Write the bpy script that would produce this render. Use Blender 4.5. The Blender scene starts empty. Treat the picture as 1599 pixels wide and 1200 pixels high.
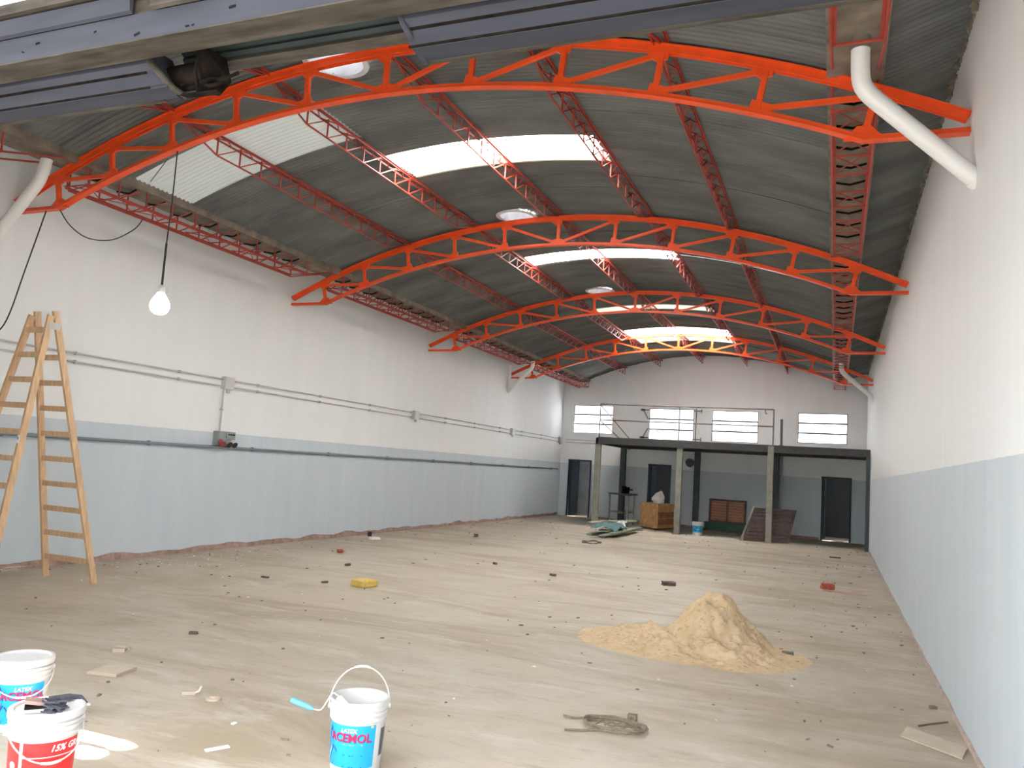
import bpy, bmesh, math, random
from mathutils import Vector, Matrix, noise
R = math.radians
PI = math.pi
scene = bpy.context.scene
col = scene.collection
rnd = random.Random(7)

# ------------------------------------------------------------------ camera
EYE = 1.70
YAW, PITCH, ROLL, FPX = 0.3871, 0.1012, 0.0646, 1252.7
fw = Vector((-math.sin(YAW) * math.cos(PITCH), math.cos(YAW) * math.cos(PITCH), math.sin(PITCH)))
r0 = Vector((math.cos(YAW), math.sin(YAW), 0))
u0 = r0.cross(fw)
rt = r0 * math.cos(ROLL) + u0 * math.sin(ROLL)
up = u0 * math.cos(ROLL) - r0 * math.sin(ROLL)
cam_d = bpy.data.cameras.new('camera')
cam_d.sensor_fit = 'HORIZONTAL'
cam_d.sensor_width = 36.0
cam_d.lens = 36.0 * FPX / 1599.0
cam_d.clip_start = 0.05
cam_d.clip_end = 500
cam = bpy.data.objects.new('camera', cam_d)
m = Matrix((rt, up, -fw)).transposed().to_4x4()
m.translation = (0, 0, EYE)
cam.matrix_world = m
col.objects.link(cam)
scene.camera = cam

# ------------------------------------------------------------------ world, sun, exposure
world = bpy.data.worlds.new('sky')
scene.world = world
world.use_nodes = True
bg = world.node_tree.nodes['Background']
bg.inputs['Color'].default_value = (0.93, 0.96, 1.0, 1)
bg.inputs['Strength'].default_value = 1.15
SUN_T = Vector((-0.32, -0.05, -1.0))          # travel of the sunlight per metre of fall
sun_d = bpy.data.lights.new('sun', 'SUN')
sun_d.energy = 29.0
sun_d.angle = R(0.55)
sun_d.color = (1.0, 0.985, 0.965)
sun = bpy.data.objects.new('sun', sun_d)
sun.rotation_euler = (-SUN_T).to_track_quat('Z', 'Y').to_euler()
sun.location = (6, 26, 14)
col.objects.link(sun)
scene.view_settings.view_transform = 'Standard'
scene.view_settings.look = 'None'
scene.view_settings.gamma = 1.0
scene.view_settings.use_curve_mapping = False
scene.view_settings.exposure = 2.42
scene.cycles.diffuse_bounces = 7
scene.cycles.max_bounces = 14
scene.cycles.transparent_max_bounces = 12

# ------------------------------------------------------------------ materials
def srgb(r, g, b):
    f = lambda c: (c / 255) / 12.92 if c / 255 <= 0.04045 else ((c / 255 + 0.055) / 1.055) ** 2.4
    return (f(r), f(g), f(b), 1)

class NT:
    def __init__(s, name):
        s.m = bpy.data.materials.new(name)
        s.m.use_nodes = True
        s.t = s.m.node_tree
        s.b = s.t.nodes['Principled BSDF']
        s.out = s.t.nodes['Material Output']
        s.geo = None
    def n(s, typ, **kw):
        x = s.t.nodes.new(typ)
        for k, v in kw.items():
            setattr(x, k, v)
        return x
    def l(s, a, b):
        s.t.links.new(a, b)
    def pos(s):
        if not s.geo:
            s.geo = s.n('ShaderNodeNewGeometry')
        return s.geo.outputs['Position']
    def mapping(s, scale=(1, 1, 1), rot=(0, 0, 0), src=None):
        mp = s.n('ShaderNodeMapping')
        mp.inputs['Scale'].default_value = scale
        mp.inputs['Rotation'].default_value = rot
        s.l(src or s.pos(), mp.inputs['Vector'])
        return mp.outputs['Vector']
    def noise(s, vec, scale, detail=5, rough=0.55, dist=0.0):
        x = s.n('ShaderNodeTexNoise')
        x.inputs['Scale'].default_value = scale
        x.inputs['Detail'].default_value = detail
        x.inputs['Roughness'].default_value = rough
        x.inputs['Distortion'].default_value = dist
        s.l(vec, x.inputs['Vector'])
        return x.outputs['Fac']
    def ramp(s, fac, stops):
        x = s.n('ShaderNodeValToRGB')
        e = x.color_ramp.elements
        while len(e) < len(stops):
            e.new(0.5)
        for i, (p, c) in enumerate(stops):
            e[i].position = p
            e[i].color = c if len(c) == 4 else (*c, 1)
        s.l(fac, x.inputs['Fac'])
        return x.outputs['Color']
    def mix(s, fac, a, b, typ='MIX'):
        x = s.n('ShaderNodeMix', data_type='RGBA', blend_type=typ)
        for sock, v in ((x.inputs[0], fac), (x.inputs[6], a), (x.inputs[7], b)):
            if hasattr(v, 'is_linked'):
                s.l(v, sock)
            else:
                sock.default_value = v if isinstance(v, (int, float)) else (v if len(v) == 4 else (*v, 1))
        return x.outputs[2]
    def bump(s, h, strength=0.3, dist=0.01):
        x = s.n('ShaderNodeBump')
        x.inputs['Strength'].default_value = strength
        x.inputs['Distance'].default_value = dist
        s.l(h, x.inputs['Height'])
        s.l(x.outputs['Normal'], s.b.inputs['Normal'])
    def base(s, c, rough=0.6, metal=0.0, spec=0.5):
        if hasattr(c, 'is_linked'):
            s.l(c, s.b.inputs['Base Color'])
        else:
            s.b.inputs['Base Color'].default_value = c if len(c) == 4 else (*c, 1)
        s.b.inputs['Roughness'].default_value = rough
        s.b.inputs['Metallic'].default_value = metal
        s.b.inputs['Specular IOR Level'].default_value = spec
        return s.m

def varied(name, c, rough=0.6, amt=0.15, scale=6.0, metal=0.0, spec=0.5, bump=0.0, bscale=60, stretch=(1, 1, 1)):
    t = NT(name)
    v = t.mapping(stretch)
    f = t.noise(v, scale)
    d = tuple(x * (1 - amt) for x in c[:3])
    l_ = tuple(min(1, x * (1 + amt)) for x in c[:3])
    t.base(t.ramp(f, [(0.3, d), (0.7, l_)]), rough, metal, spec)
    if bump:
        t.bump(t.noise(t.mapping(), bscale), bump, 0.004)
    return t.m

M = {}
WHITE = (0.80, 0.825, 0.83)
BLUE = (0.555, 0.62, 0.665)
def wall_material(name, split):
    t = NT(name)
    sep = t.n('ShaderNodeSeparateXYZ')
    t.l(t.pos(), sep.inputs[0])
    wob = t.noise(t.mapping((1.2, 1.2, 0.0)), 3.0, 2)
    add = t.n('ShaderNodeMath', operation='MULTIPLY_ADD')
    t.l(wob, add.inputs[0]); add.inputs[1].default_value = 0.012; t.l(sep.outputs['Z'], add.inputs[2])
    gt = t.n('ShaderNodeMath', operation='GREATER_THAN')
    t.l(add.outputs[0], gt.inputs[0]); gt.inputs[1].default_value = split + 0.006
    streak = t.noise(t.mapping((1.6, 1.6, 0.18)), 2.2, 4)
    w = t.ramp(streak, [(0.3, tuple(x * 0.965 for x in WHITE)), (0.7, WHITE)])
    roller = t.noise(t.mapping((2.5, 2.5, 0.35)), 1.6, 4)
    b = t.ramp(roller, [(0.30, (0.52, 0.595, 0.655)), (0.55, BLUE), (0.75, (0.59, 0.64, 0.67))])
    worn = t.noise(t.mapping(), 0.9, 5, 0.6)
    b = t.mix(t.ramp(worn, [(0.66, (0, 0, 0)), (0.78, (0.35, 0.35, 0.35))]), b, (0.64, 0.645, 0.64))
    t.base(t.mix(gt.outputs[0], b, w), 0.62, 0, 0.35)
    t.bump(t.noise(t.mapping(), 25, 4), 0.15, 0.006)
    return t.m
M['wall'] = wall_material('two_tone_wall_paint', 1.93)
t = NT('concrete_floor')
v = t.mapping((1, 1, 1))
vs = t.mapping((0.32, 1.0, 1), (0, 0, 0.22))
c = t.ramp(t.noise(v, 0.42, 7, 0.62, 0.5), [(0.30, (0.40, 0.34, 0.255)), (0.46, (0.49, 0.428, 0.333)), (0.60, (0.515, 0.463, 0.375)), (0.72, (0.545, 0.51, 0.44))])
c = t.mix(t.ramp(t.noise(vs, 0.9, 8, 0.70, 0.8), [(0.46, (0, 0, 0)), (0.62, (0.85, 0.85, 0.85))]), c, (0.35, 0.285, 0.195))
c = t.mix(t.ramp(t.noise(vs, 2.6, 9, 0.72, 0.5), [(0.52, (0, 0, 0)), (0.68, (0.75, 0.75, 0.75))]), c, (0.59, 0.56, 0.50))
c = t.mix(t.ramp(t.noise(t.mapping((0.5, 1.7, 1), (0, 0, 0.1)), 5.5, 9, 0.76), [(0.54, (0, 0, 0)), (0.70, (0.7, 0.7, 0.7))]), c, (0.30, 0.25, 0.19))
c = t.mix(t.ramp(t.noise(v, 34, 3, 0.6), [(0.66, (0, 0, 0)), (0.74, (0.7, 0.7, 0.7))]), c, (0.22, 0.18, 0.14))
sep = t.n('ShaderNodeSeparateXYZ'); t.l(t.pos(), sep.inputs[0])
for a_, b_, colr, lo in ((-6.6, -9.6, (0.40, 0.31, 0.21), 0.40), (-1.6, 0.9, (0.345, 0.285, 0.215), 0.46)):
    dirt = t.n('ShaderNodeMapRange'); t.l(sep.outputs['X'], dirt.inputs[0])
    dirt.inputs[1].default_value = a_; dirt.inputs[2].default_value = b_; dirt.inputs[3].default_value = 0.0; dirt.inputs[4].default_value = 1.0
    dn = t.n('ShaderNodeMath', operation='MULTIPLY'); t.l(dirt.outputs[0], dn.inputs[0])
    t.l(t.ramp(t.noise(v, 1.1, 8, 0.68, 0.4), [(lo, (0, 0, 0)), (lo + 0.2, (0.85, 0.85, 0.85))]), dn.inputs[1])
    c = t.mix(dn.outputs[0], c, colr)
t.base(c, 0.55, 0, 0.35)
t.bump(t.noise(v, 18, 6, 0.7), 0.25, 0.008)
M['floor'] = t.m

M['roof'] = varied('grey_roof_sheet', (0.140, 0.145, 0.136), 0.75, 0.28, 1.6, spec=0.25, stretch=(0.5, 1.5, 1))
M['orange'] = varied('orange_enamel', (0.83, 0.085, 0.012), 0.42, 0.10, 5)
M['shadedorange'] = varied('shaded_orange_enamel', (0.37, 0.042, 0.024), 0.5, 0.18, 5)  # same orange enamel, with the shade under the roof put into its colour
M['gutter'] = varied('dirty_zinc_gutter', (0.20, 0.165, 0.125), 0.7, 0.4, 5)
M['pvc'] = varied('white_pvc', (0.80, 0.80, 0.78), 0.35, 0.03, 4)
M['plastic'] = varied('white_plastic', (0.56, 0.555, 0.54), 0.35, 0.03, 6)
M['oldwhite'] = varied('grimy_white_zinc', (0.72, 0.73, 0.74), 0.4, 0.12, 9)
M['conduit'] = varied('painted_conduit', (0.50, 0.485, 0.46), 0.5, 0.08, 8)
M['bluepipe'] = varied('blue_grey_pipe', (0.19, 0.23, 0.27), 0.5, 0.12, 8)
M['pine'] = varied('pine_wood', (0.60, 0.40, 0.235), 0.6, 0.18, 5, stretch=(6, 6, 0.7))
M['crate'] = varied('varnished_ply', (0.66, 0.37, 0.15), 0.55, 0.3, 7)
M['brownwood'] = varied('stained_planks', (0.40, 0.17, 0.085), 0.65, 0.35, 9)
M['darkwood'] = varied('weathered_planks', (0.115, 0.075, 0.065), 0.75, 0.4, 9)
M['steel'] = varied('painted_grey_steel', (0.135, 0.135, 0.12), 0.55, 0.2, 6)
M['post'] = varied('olive_grey_post', (0.235, 0.235, 0.195), 0.55, 0.2, 4)
M['backpost'] = varied('dark_teal_post', (0.055, 0.075, 0.08), 0.55, 0.2, 4)
M['darksteel'] = varied('dark_steel', (0.045, 0.045, 0.045), 0.55, 0.25, 6)
M['green'] = varied('dark_green_paint', (0.02, 0.075, 0.05), 0.5, 0.25, 6)
M['palegreen'] = varied('faded_green_plank', (0.30, 0.34, 0.25), 0.7, 0.25, 6)
M['teal'] = varied('teal_rag', (0.10, 0.20, 0.21), 0.9, 0.3, 20)
M['doorframe'] = varied('navy_door_steel', (0.016, 0.024, 0.034), 0.5, 0.2, 6)
M['roomwall'] = varied('dim_room_plaster', (0.22, 0.22, 0.23), 0.8, 0.1, 3)  # dimness of the first room put into the plaster colour
M['shadedroom'] = varied('shaded_room_plaster', (0.035, 0.037, 0.042), 0.8, 0.1, 3)  # lack of light in the other rooms painted into the plaster
M['skirt'] = varied('bare_render_strip', (0.47, 0.38, 0.335), 0.9, 0.2, 9)
M['brick'] = varied('raw_brick_skirting', (0.36, 0.24, 0.205), 0.9, 0.3, 9, bump=0.6, bscale=40)
M['black'] = varied('black_rubber', (0.018, 0.018, 0.02), 0.6, 0.3, 10)
M['rag'] = varied('stiff_dark_bristle', (0.05, 0.05, 0.065), 0.8, 0.4, 40)
M['pinkwood'] = varied('worn_brush_stock', (0.30, 0.19, 0.16), 0.6, 0.25, 12)
M['cyan'] = varied('cyan_label', (0.012, 0.33, 0.62), 0.35, 0.05, 8)
M['navy'] = varied('navy_print', (0.015, 0.05, 0.25), 0.4, 0.15, 10)
M['red'] = varied('red_label', (0.66, 0.022, 0.022), 0.35, 0.06, 8)
M['crimson'] = varied('crimson_print', (0.60, 0.012, 0.07), 0.35, 0.05, 8)
M['print'] = varied('white_print', (0.85, 0.85, 0.85), 0.4, 0.02, 8)
M['skyprint'] = varied('pale_blue_print', (0.35, 0.70, 0.90), 0.4, 0.02, 8)
M['greylabel'] = varied('slate_label', (0.07, 0.085, 0.13), 0.4, 0.25, 30)
M['yellow'] = varied('yellow_sponge', (0.66, 0.46, 0.13), 0.9, 0.15, 25, bump=0.5, bscale=90)
M['tile'] = varied('beige_ceramic', (0.44, 0.36, 0.27), 0.6, 0.06, 12)
M['rope'] = varied('grey_fibre_rope', (0.20, 0.165, 0.115), 0.9, 0.35, 60)
M['card'] = varied('dusty_cardboard', (0.54, 0.45, 0.35), 0.8, 0.08, 8)
M['redbrick'] = varied('broken_red_brick', (0.42, 0.10, 0.06), 0.9, 0.25, 18, bump=0.5, bscale=60)
M['pinklath'] = varied('pinkish_lath', (0.55, 0.33, 0.27), 0.8, 0.15, 9)
M['bag'] = varied('white_bag_plastic', (0.82, 0.82, 0.83), 0.4, 0.04, 15)
M['handleblue'] = varied('light_blue_grip', (0.12, 0.33, 0.48), 0.45, 0.12, 20)
M['wool'] = varied('paint_soaked_wool', (0.74, 0.71, 0.66), 0.9, 0.08, 40, bump=0.6, bscale=200)
M['shutter'] = varied('bluish_shutter_steel', (0.029, 0.030, 0.037), 0.6, 0.25, 3.0, spec=0.06, stretch=(0.4, 3, 3))
M['rustlip'] = varied('rusty_beige_steel', (0.043, 0.037, 0.029), 0.75, 0.45, 7, spec=0.06, stretch=(0.6, 3, 3))
M['darkgreenslat'] = varied('dark_green_slat_steel', (0.022, 0.028, 0.026), 0.6, 0.2, 4, spec=0.06)  # dark green colour of the slats
M['rust'] = varied('rusted_iron', (0.010, 0.0075, 0.006), 0.9, 0.5, 14, spec=0.03)
M['street'] = varied('street_paving', (0.075, 0.073, 0.07), 0.85, 0.15, 1.2)
M['plaster'] = varied('facade_plaster', (0.66, 0.64, 0.60), 0.8, 0.08, 2)
M['boxgrey'] = varied('grey_green_enclosure', (0.27, 0.31, 0.29), 0.5, 0.08, 10)
M['plugred'] = varied('red_socket', (0.30, 0.06, 0.07), 0.5, 0.15, 10)
M['zincvent'] = varied('galvanised_throat', (0.66, 0.67, 0.70), 0.4, 0.10, 7, metal=0.2)

def sand_material():
    t = NT('yellow_sand')
    n1 = t.noise(t.mapping(), 5, 6, 0.6)
    c = t.ramp(n1, [(0.3, (0.58, 0.43, 0.26)), (0.6, (0.68, 0.53, 0.34)), (0.8, (0.72, 0.59, 0.42))])
    n2 = t.noise(t.mapping(), 26, 4, 0.65)
    c = t.mix(t.ramp(n2, [(0.56, (0, 0, 0)), (0.66, (0.8, 0.8, 0.8))]), c, (0.42, 0.28, 0.14))
    t.base(c, 0.95, 0, 0.1)
    t.bump(t.noise(t.mapping(), 60, 6, 0.7), 0.5, 0.012)
    return t.m
M['sand'] = sand_material()

def translucent(name, c, trans):
    t = NT(name)
    t.t.nodes.remove(t.b)
    d = t.n('ShaderNodeBsdfDiffuse'); d.inputs['Color'].default_value = (*c, 1)
    tr = t.n('ShaderNodeBsdfTranslucent'); tr.inputs['Color'].default_value = (*c, 1)
    mx = t.n('ShaderNodeMixShader'); mx.inputs[0].default_value = trans
    t.l(d.outputs[0], mx.inputs[1]); t.l(tr.outputs[0], mx.inputs[2]); t.l(mx.outputs[0], t.out.inputs[0])
    return t.m
M['skylight'] = translucent('clear_fibreglass', (0.93, 0.94, 0.93), 0.88)
M['milky'] = translucent('milky_fibreglass', (0.52, 0.555, 0.545), 0.006)
M['aged'] = translucent('aged_fibreglass', (0.46, 0.42, 0.34), 0.05)
M['ventcap'] = translucent('vent_cap_plastic', (0.85, 0.87, 0.88), 0.2)
t = NT('window_glass')
t.t.nodes.remove(t.b)
a = t.n('ShaderNodeBsdfTransparent'); a.inputs[0].default_value = (0.93, 0.96, 0.97, 1)
b = t.n('ShaderNodeBsdfGlossy'); b.inputs['Roughness'].default_value = 0.05
mx = t.n('ShaderNodeMixShader'); mx.inputs[0].default_value = 0.06
t.l(a.outputs[0], mx.inputs[1]); t.l(b.outputs[0], mx.inputs[2]); t.l(mx.outputs[0], t.out.inputs[0])
M['glass'] = t.m
t = NT('lit_bulb_glass')
t.base((1, 1, 1), 0.3)
t.b.inputs['Emission Color'].default_value = (1.0, 0.97, 0.90, 1)
t.b.inputs['Emission Strength'].default_value = 6.0
M['bulb'] = t.m

# ------------------------------------------------------------------ mesh helpers
WO = {}
class MB:
    def __init__(s):
        s.v = []; s.f = []
    def add(s, vs, fs):
        o = len(s.v)
        s.v += [Vector(x) for x in vs]
        s.f += [tuple(i + o for i in f) for f in fs]
        return s
    def box(s, lo, hi):
        x0, y0, z0 = lo; x1, y1, z1 = hi
        return s.add([(x0, y0, z0), (x1, y0, z0), (x1, y1, z0), (x0, y1, z0), (x0, y0, z1), (x1, y0, z1), (x1, y1, z1), (x0, y1, z1)],
                     [(0, 3, 2, 1), (4, 5, 6, 7), (0, 1, 5, 4), (1, 2, 6, 5), (2, 3, 7, 6), (3, 0, 4, 7)])
    def obox(s, c, size, rot):
        c = Vector(c); h = Vector(size) / 2
        vs = [c + rot @ Vector((sx * h.x, sy * h.y, sz * h.z)) for sz in (-1, 1) for sx, sy in ((-1, -1), (1, -1), (1, 1), (-1, 1))]
        return s.add(vs, [(0, 3, 2, 1), (4, 5, 6, 7), (0, 1, 5, 4), (1, 2, 6, 5), (2, 3, 7, 6), (3, 0, 4, 7)])
    def bar(s, p0, p1, w, h, upv=(0, 0, 1)):
        p0, p1 = Vector(p0), Vector(p1)
        d = (p1 - p0).normalized()
        sd = d.cross(Vector(upv))
        if sd.length < 1e-4:
            sd = d.cross(Vector((0, 1, 0)))
        sd.normalize(); u = sd.cross(d)
        a, b = sd * w / 2, u * h / 2
        vs = [p + x for p in (p0, p1) for x in (-a - b, a - b, a + b, -a + b)]
        return s.add(vs, [(0, 1, 2, 3), (4, 7, 6, 5), (0, 4, 5, 1), (1, 5, 6, 2), (2, 6, 7, 3), (3, 7, 4, 0)])
    def angle(s, p0, p1, leg, th, upv=(0, 0, 1), flip=1):
        """an L-section between two points"""
        p0, p1 = Vector(p0), Vector(p1)
        d = (p1 - p0).normalized()
        sd = d.cross(Vector(upv))
        if sd.length < 1e-4:
            sd = d.cross(Vector((0, 1, 0)))
        sd.normalize(); u = sd.cross(d); sd = sd * flip
        prof = [(0, 0), (leg, 0), (leg, -th), (th, -th), (th, -leg), (0, -leg)]
        return s.sweep([p0, p1], prof, sd, u)
    def sweep(s, pts, prof, sd, u):
        n = len(prof); vs = []; fs = []
        for p in pts:
            vs += [Vector(p) + sd * a + u * b for a, b in prof]
        for i in range(len(pts) - 1):
            for j in range(n):
                k = (j + 1) % n
                fs.append((i * n + j, i * n + k, (i + 1) * n + k, (i + 1) * n + j))
        fs.append(tuple(range(n))[::-1]); fs.append(tuple(range((len(pts) - 1) * n, len(pts) * n)))
        return s.add(vs, fs)
    def arc_sweep(s, pts, prof):
        """sweep a profile (y offset, normal offset) along a polyline lying in an XZ plane"""
        n = len(prof); vs = []; fs = []
        P = [Vector(p) for p in pts]
        for i, p in enumerate(P):
            a = P[max(i - 1, 0)]; b = P[min(i + 1, len(P) - 1)]
            d = (b - a).normalized(); nr = Vector((-d.z, 0, d.x))
            vs += [p + Vector((0, y, 0)) + nr * h for y, h in prof]
        for i in range(len(P) - 1):
            for j in range(n):
                k = (j + 1) % n
                fs.append((i * n + j, i * n + k, (i + 1) * n + k, (i + 1) * n + j))
        fs.append(tuple(range(n))[::-1]); fs.append(tuple(range((len(P) - 1) * n, len(P) * n)))
        return s.add(vs, fs)
    def tube(s, pts, r, n=8, caps=True, closed=False):
        P = [Vector(p) for p in pts]; N = len(P); vs = []; fs = []
        ref = None
        for i, p in enumerate(P):
            if closed:
                d = (P[(i + 1) % N] - P[i - 1]).normalized()
            else:
                d = (P[min(i + 1, N - 1)] - P[max(i - 1, 0)]).normalized()
            if ref is None:
                ref = d.orthogonal().normalized()
            ref = (ref - d * ref.dot(d)).normalized()
            b = d.cross(ref)
            rr = r[i] if isinstance(r, (list, tuple)) else r
            vs += [p + (ref * math.cos(2 * PI * k / n) + b * math.sin(2 * PI * k / n)) * rr for k in range(n)]
        for i in range(N if closed else N - 1):
            j2 = (i + 1) % N
            for k in range(n):
                q = (k + 1) % n
                fs.append((i * n + k, i * n + q, j2 * n + q, j2 * n + k))
        if caps and not closed:
            fs.append(tuple(range(n))[::-1]); fs.append(tuple(range((N - 1) * n, N * n)))
        return s.add(vs, fs)
    def lathe(s, c, prof, n=32, cap0=False, cap1=False):
        c = Vector(c); vs = []; fs = []
        for r, z in prof:
            vs += [c + Vector((r * math.cos(2 * PI * k / n), r * math.sin(2 * PI * k / n), z)) for k in range(n)]
        for i in range(len(prof) - 1):
            for k in range(n):
                q = (k + 1) % n
                fs.append((i * n + k, i * n + q, (i + 1) * n + q, (i + 1) * n + k))
        if cap0: fs.append(tuple(range(n))[::-1])
        if cap1: fs.append(tuple(range((len(prof) - 1) * n, len(prof) * n)))
        return s.add(vs, fs)
    def prism(s, poly, axis, a0, a1):
        """extrude a polygon given in the two other axes along axis"""
        n = len(poly); vs = []
        for a in (a0, a1):
            for p, q in poly:
                vs.append({'x': (a, p, q), 'y': (p, a, q), 'z': (p, q, a)}[axis])
        fs = [(j, (j + 1) % n, n + (j + 1) % n, n + j) for j in range(n)]
        fs += [tuple(range(n))[::-1], tuple(range(n, 2 * n))]
        return s.add(vs, fs)
    def rot(s, pivot, mat):
        pv = Vector(pivot)
        s.v = [pv + mat @ (x - pv) for x in s.v]
        return s
    def build(s, name, mat, parent=None, smooth=False, base=None):
        me = bpy.data.meshes.new(name)
        if parent is not None:
            o0 = WO[parent.name]
        elif base is not None:
            o0 = Vector(base)
        else:
            xs = [x.x for x in s.v]; ys = [x.y for x in s.v]; zs = [x.z for x in s.v]
            o0 = Vector(((min(xs) + max(xs)) / 2, (min(ys) + max(ys)) / 2, min(zs)))
        me.from_pydata([x - o0 for x in s.v], [], s.f)
        bm = bmesh.new(); bm.from_mesh(me)
        bmesh.ops.recalc_face_normals(bm, faces=bm.faces)
        bm.to_mesh(me); bm.free()
        me.materials.append(M[mat] if isinstance(mat, str) else mat)
        if smooth:
            me.polygons.foreach_set('use_smooth', [True] * len(me.polygons))
            me.set_sharp_from_angle(angle=R(42))
        o = bpy.data.objects.new(name, me)
        col.objects.link(o)
        if parent is not None:
            o.parent = parent
        else:
            o.location = o0
        WO[o.name] = o0
        return o

def empty(name, loc):
    o = bpy.data.objects.new(name, None)
    o.empty_display_size = 0.1
    o.location = loc
    col.objects.link(o)
    WO[o.name] = Vector(loc)
    return o
def tag(o, label, cat, group=None):
    o['label'] = label; o['category'] = cat
    if group: o['group'] = group
    return o
def struct(o, label=None):
    o['kind'] = 'structure'
    if label: o['label'] = label
    return o
def thing(name, loc, label, cat, group=None):
    return tag(empty(name, loc), label, cat, group)

def bez(p0, p1, p2, p3, n=12):
    p0, p1, p2, p3 = map(Vector, (p0, p1, p2, p3))
    return [p0 * (1 - t) ** 3 + p1 * 3 * t * (1 - t) ** 2 + p2 * 3 * t * t * (1 - t) + p3 * t ** 3 for t in [i / n for i in range(n + 1)]]
def spline(pts, sub=5):
    P = [Vector(p) for p in pts]; out = []
    for i in range(len(P) - 1):
        a, b, c, d = P[max(i - 1, 0)], P[i], P[i + 1], P[min(i + 2, len(P) - 1)]
        for k in range(sub):
            t = k / sub
            out.append(0.5 * ((2 * b) + (c - a) * t + (2 * a - 5 * b + 4 * c - d) * t * t + (3 * b - a - 3 * c + d) * t ** 3))
    out.append(P[-1])
    return out

# ------------------------------------------------------------------ dimensions
XL, XR, XC = -9.5, 0.892, -4.30
YF = 2.20
def yback(x): return 28.58 - (x - XL) * (1.38 / 10.392)
def roofz(x): return 5.88 - 0.047 * (x - XC) ** 2
GIN, GOUT = 4.20, 4.56           # gutter beams, distance from the ridge line
def topz(x):
    u = abs(x - XC)
    if u < GIN: return roofz(x)
    if u < GOUT: return 4.97
    return 5.04 + (u - GOUT) / (5.2 - GOUT) * 0.23
YT = [6.65, 12.15, 17.65, 23.15]

# ------------------------------------------------------------------ shell
fl = MB(); fl.box((XL - 0.2, YF - 0.15, -0.12), (XR + 0.2, 31.6, 0.0))
struct(fl.build('floor', 'floor'), 'worn stained concrete floor of the hall')
st = MB(); st.box((-60, -60, -0.2), (60, YF - 0.15, -0.02))
struct(st.build('pavement', 'street'), 'sunlit paving outside the entrance')
w = MB(); w.box((XL - 0.2, YF, 0), (XL, yback(XL) + 0.1, 5.27))
struct(w.build('wall_left', 'wall'), 'long wall painted white above and blue-grey below')
w = MB(); w.box((XR, YF, 0), (XR + 0.2, yback(XR) + 0.1, 5.30))
struct(w.build('wall_right', 'wall'), 'near wall painted white above and blue-grey below')

WIN = [(-9.07, -7.51, 3.06, 4.10), (-6.15, -4.55, 2.93, 4.03), (-3.92, -2.39, 2.95, 4.01), (-1.145, 0.333, 3.02, 3.99)]
DOOR = [(-9.16, -8.25, 0, 2.07), (-6.08, -5.27, 0, 2.065), (-0.38, 0.484, 0, 1.985)]
def holed_wall(x0, x1, y_of, th, holes, top):
    xs = set([x0, x1])
    for h in holes: xs |= {h[0], h[1]}
    k = x0
    while k < x1:
        xs.add(round(k, 3)); k += 0.4
    for e in (XC - GIN, XC - GOUT, XC + GIN, XC + GOUT):
        if x0 < e < x1: xs.add(e)
    xs = sorted(xs)
    mb = MB()
    for a, b in zip(xs[:-1], xs[1:]):
        if b - a < 1e-4: continue
        mid = (a + b) / 2
        cuts = sorted([(h[2], h[3]) for h in holes if h[0] < mid < h[1]])
        z = 0.0; segs = []
        for c0, c1 in cuts:
            if c0 > z: segs.append((z, z, c0, c0))
            z = c1
        segs.append((z, z, top(a + 1e-4) + .05, top(b - 1e-4) + .05))
        for za, zb, zc, zd in segs:
            ya, yb = y_of(a), y_of(b)
            vs = [(a, ya, za), (b, yb, zb), (b, yb, zd), (a, ya, zc), (a, ya + th, za), (b, yb + th, zb), (b, yb + th, zd), (a, ya + th, zc)]
            mb.add(vs, [(0, 1, 2, 3), (5, 4, 7, 6), (0, 4, 5, 1), (3, 2, 6, 7), (0, 3, 7, 4), (1, 5, 6, 2)])
    return mb
struct(holed_wall(XL, XR, yback, 0.2, WIN + DOOR, topz).build('wall_back', 'wall'), 'end wall with four high windows and three doorways')
# front: wide gateway
struct(holed_wall(XL, XR, lambda x: YF, 0.18, [(-5.3, 0.62, 0, 3.40)], topz).build('wall_front', 'plaster'), 'street wall over the wide gateway')

# brick skirting
def skirting(name, pts, nrm, h, label):
    mb = MB(); n = len(pts)
    vs = []
    for i, p in enumerate(pts):
        hh = h * (0.7 + 0.6 * noise.noise(Vector((i * 0.37, 3.1, nrm[0]))))
        for off in (0.0, 0.018):
            q = Vector(p) + Vector(nrm) * off
            vs += [(q.x, q.y, 0.0), (q.x, q.y, max(0.03, hh))]
    fs = []
    for i in range(n - 1):
        a, b = i * 4, (i + 1) * 4
        fs += [(a + 2, b + 2, b + 3, a + 3), (a + 1, a + 3, b + 3, b + 1), (a, b, b + 1, a + 1)]
    mb.add(vs, fs)
    struct(mb.build(name, 'skirt' if name == 'baseboard_right' else 'brick'), label)
skirting('baseboard_left', [(XL, YF + 0.3 + i * 0.22, 0) for i in range(119)], (1, 0, 0), 0.115, 'raw brick strip along the foot of the long wall')
skirting('baseboard_right', [(XR, YF + 0.3 + i * 0.22, 0) for i in range(112)], (-1, 0, 0), 0.05, 'thin raw strip along the foot of the near wall')
for q, (a, b) in enumerate(((-8.2, -6.13), (-5.22, -0.43))):
    n = int((b - a) / 0.2)
    skirting('baseboard_back' if q == 0 else 'baseboard_rear', [(a + (b - a) * i / n, yback(a + (b - a) * i / n), 0) for i in range(n + 1)], (0, -1, 0), 0.10, ('raw strip under the end wall beside the first doorway', 'raw strip under the end wall between the other doorways')[q])

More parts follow.
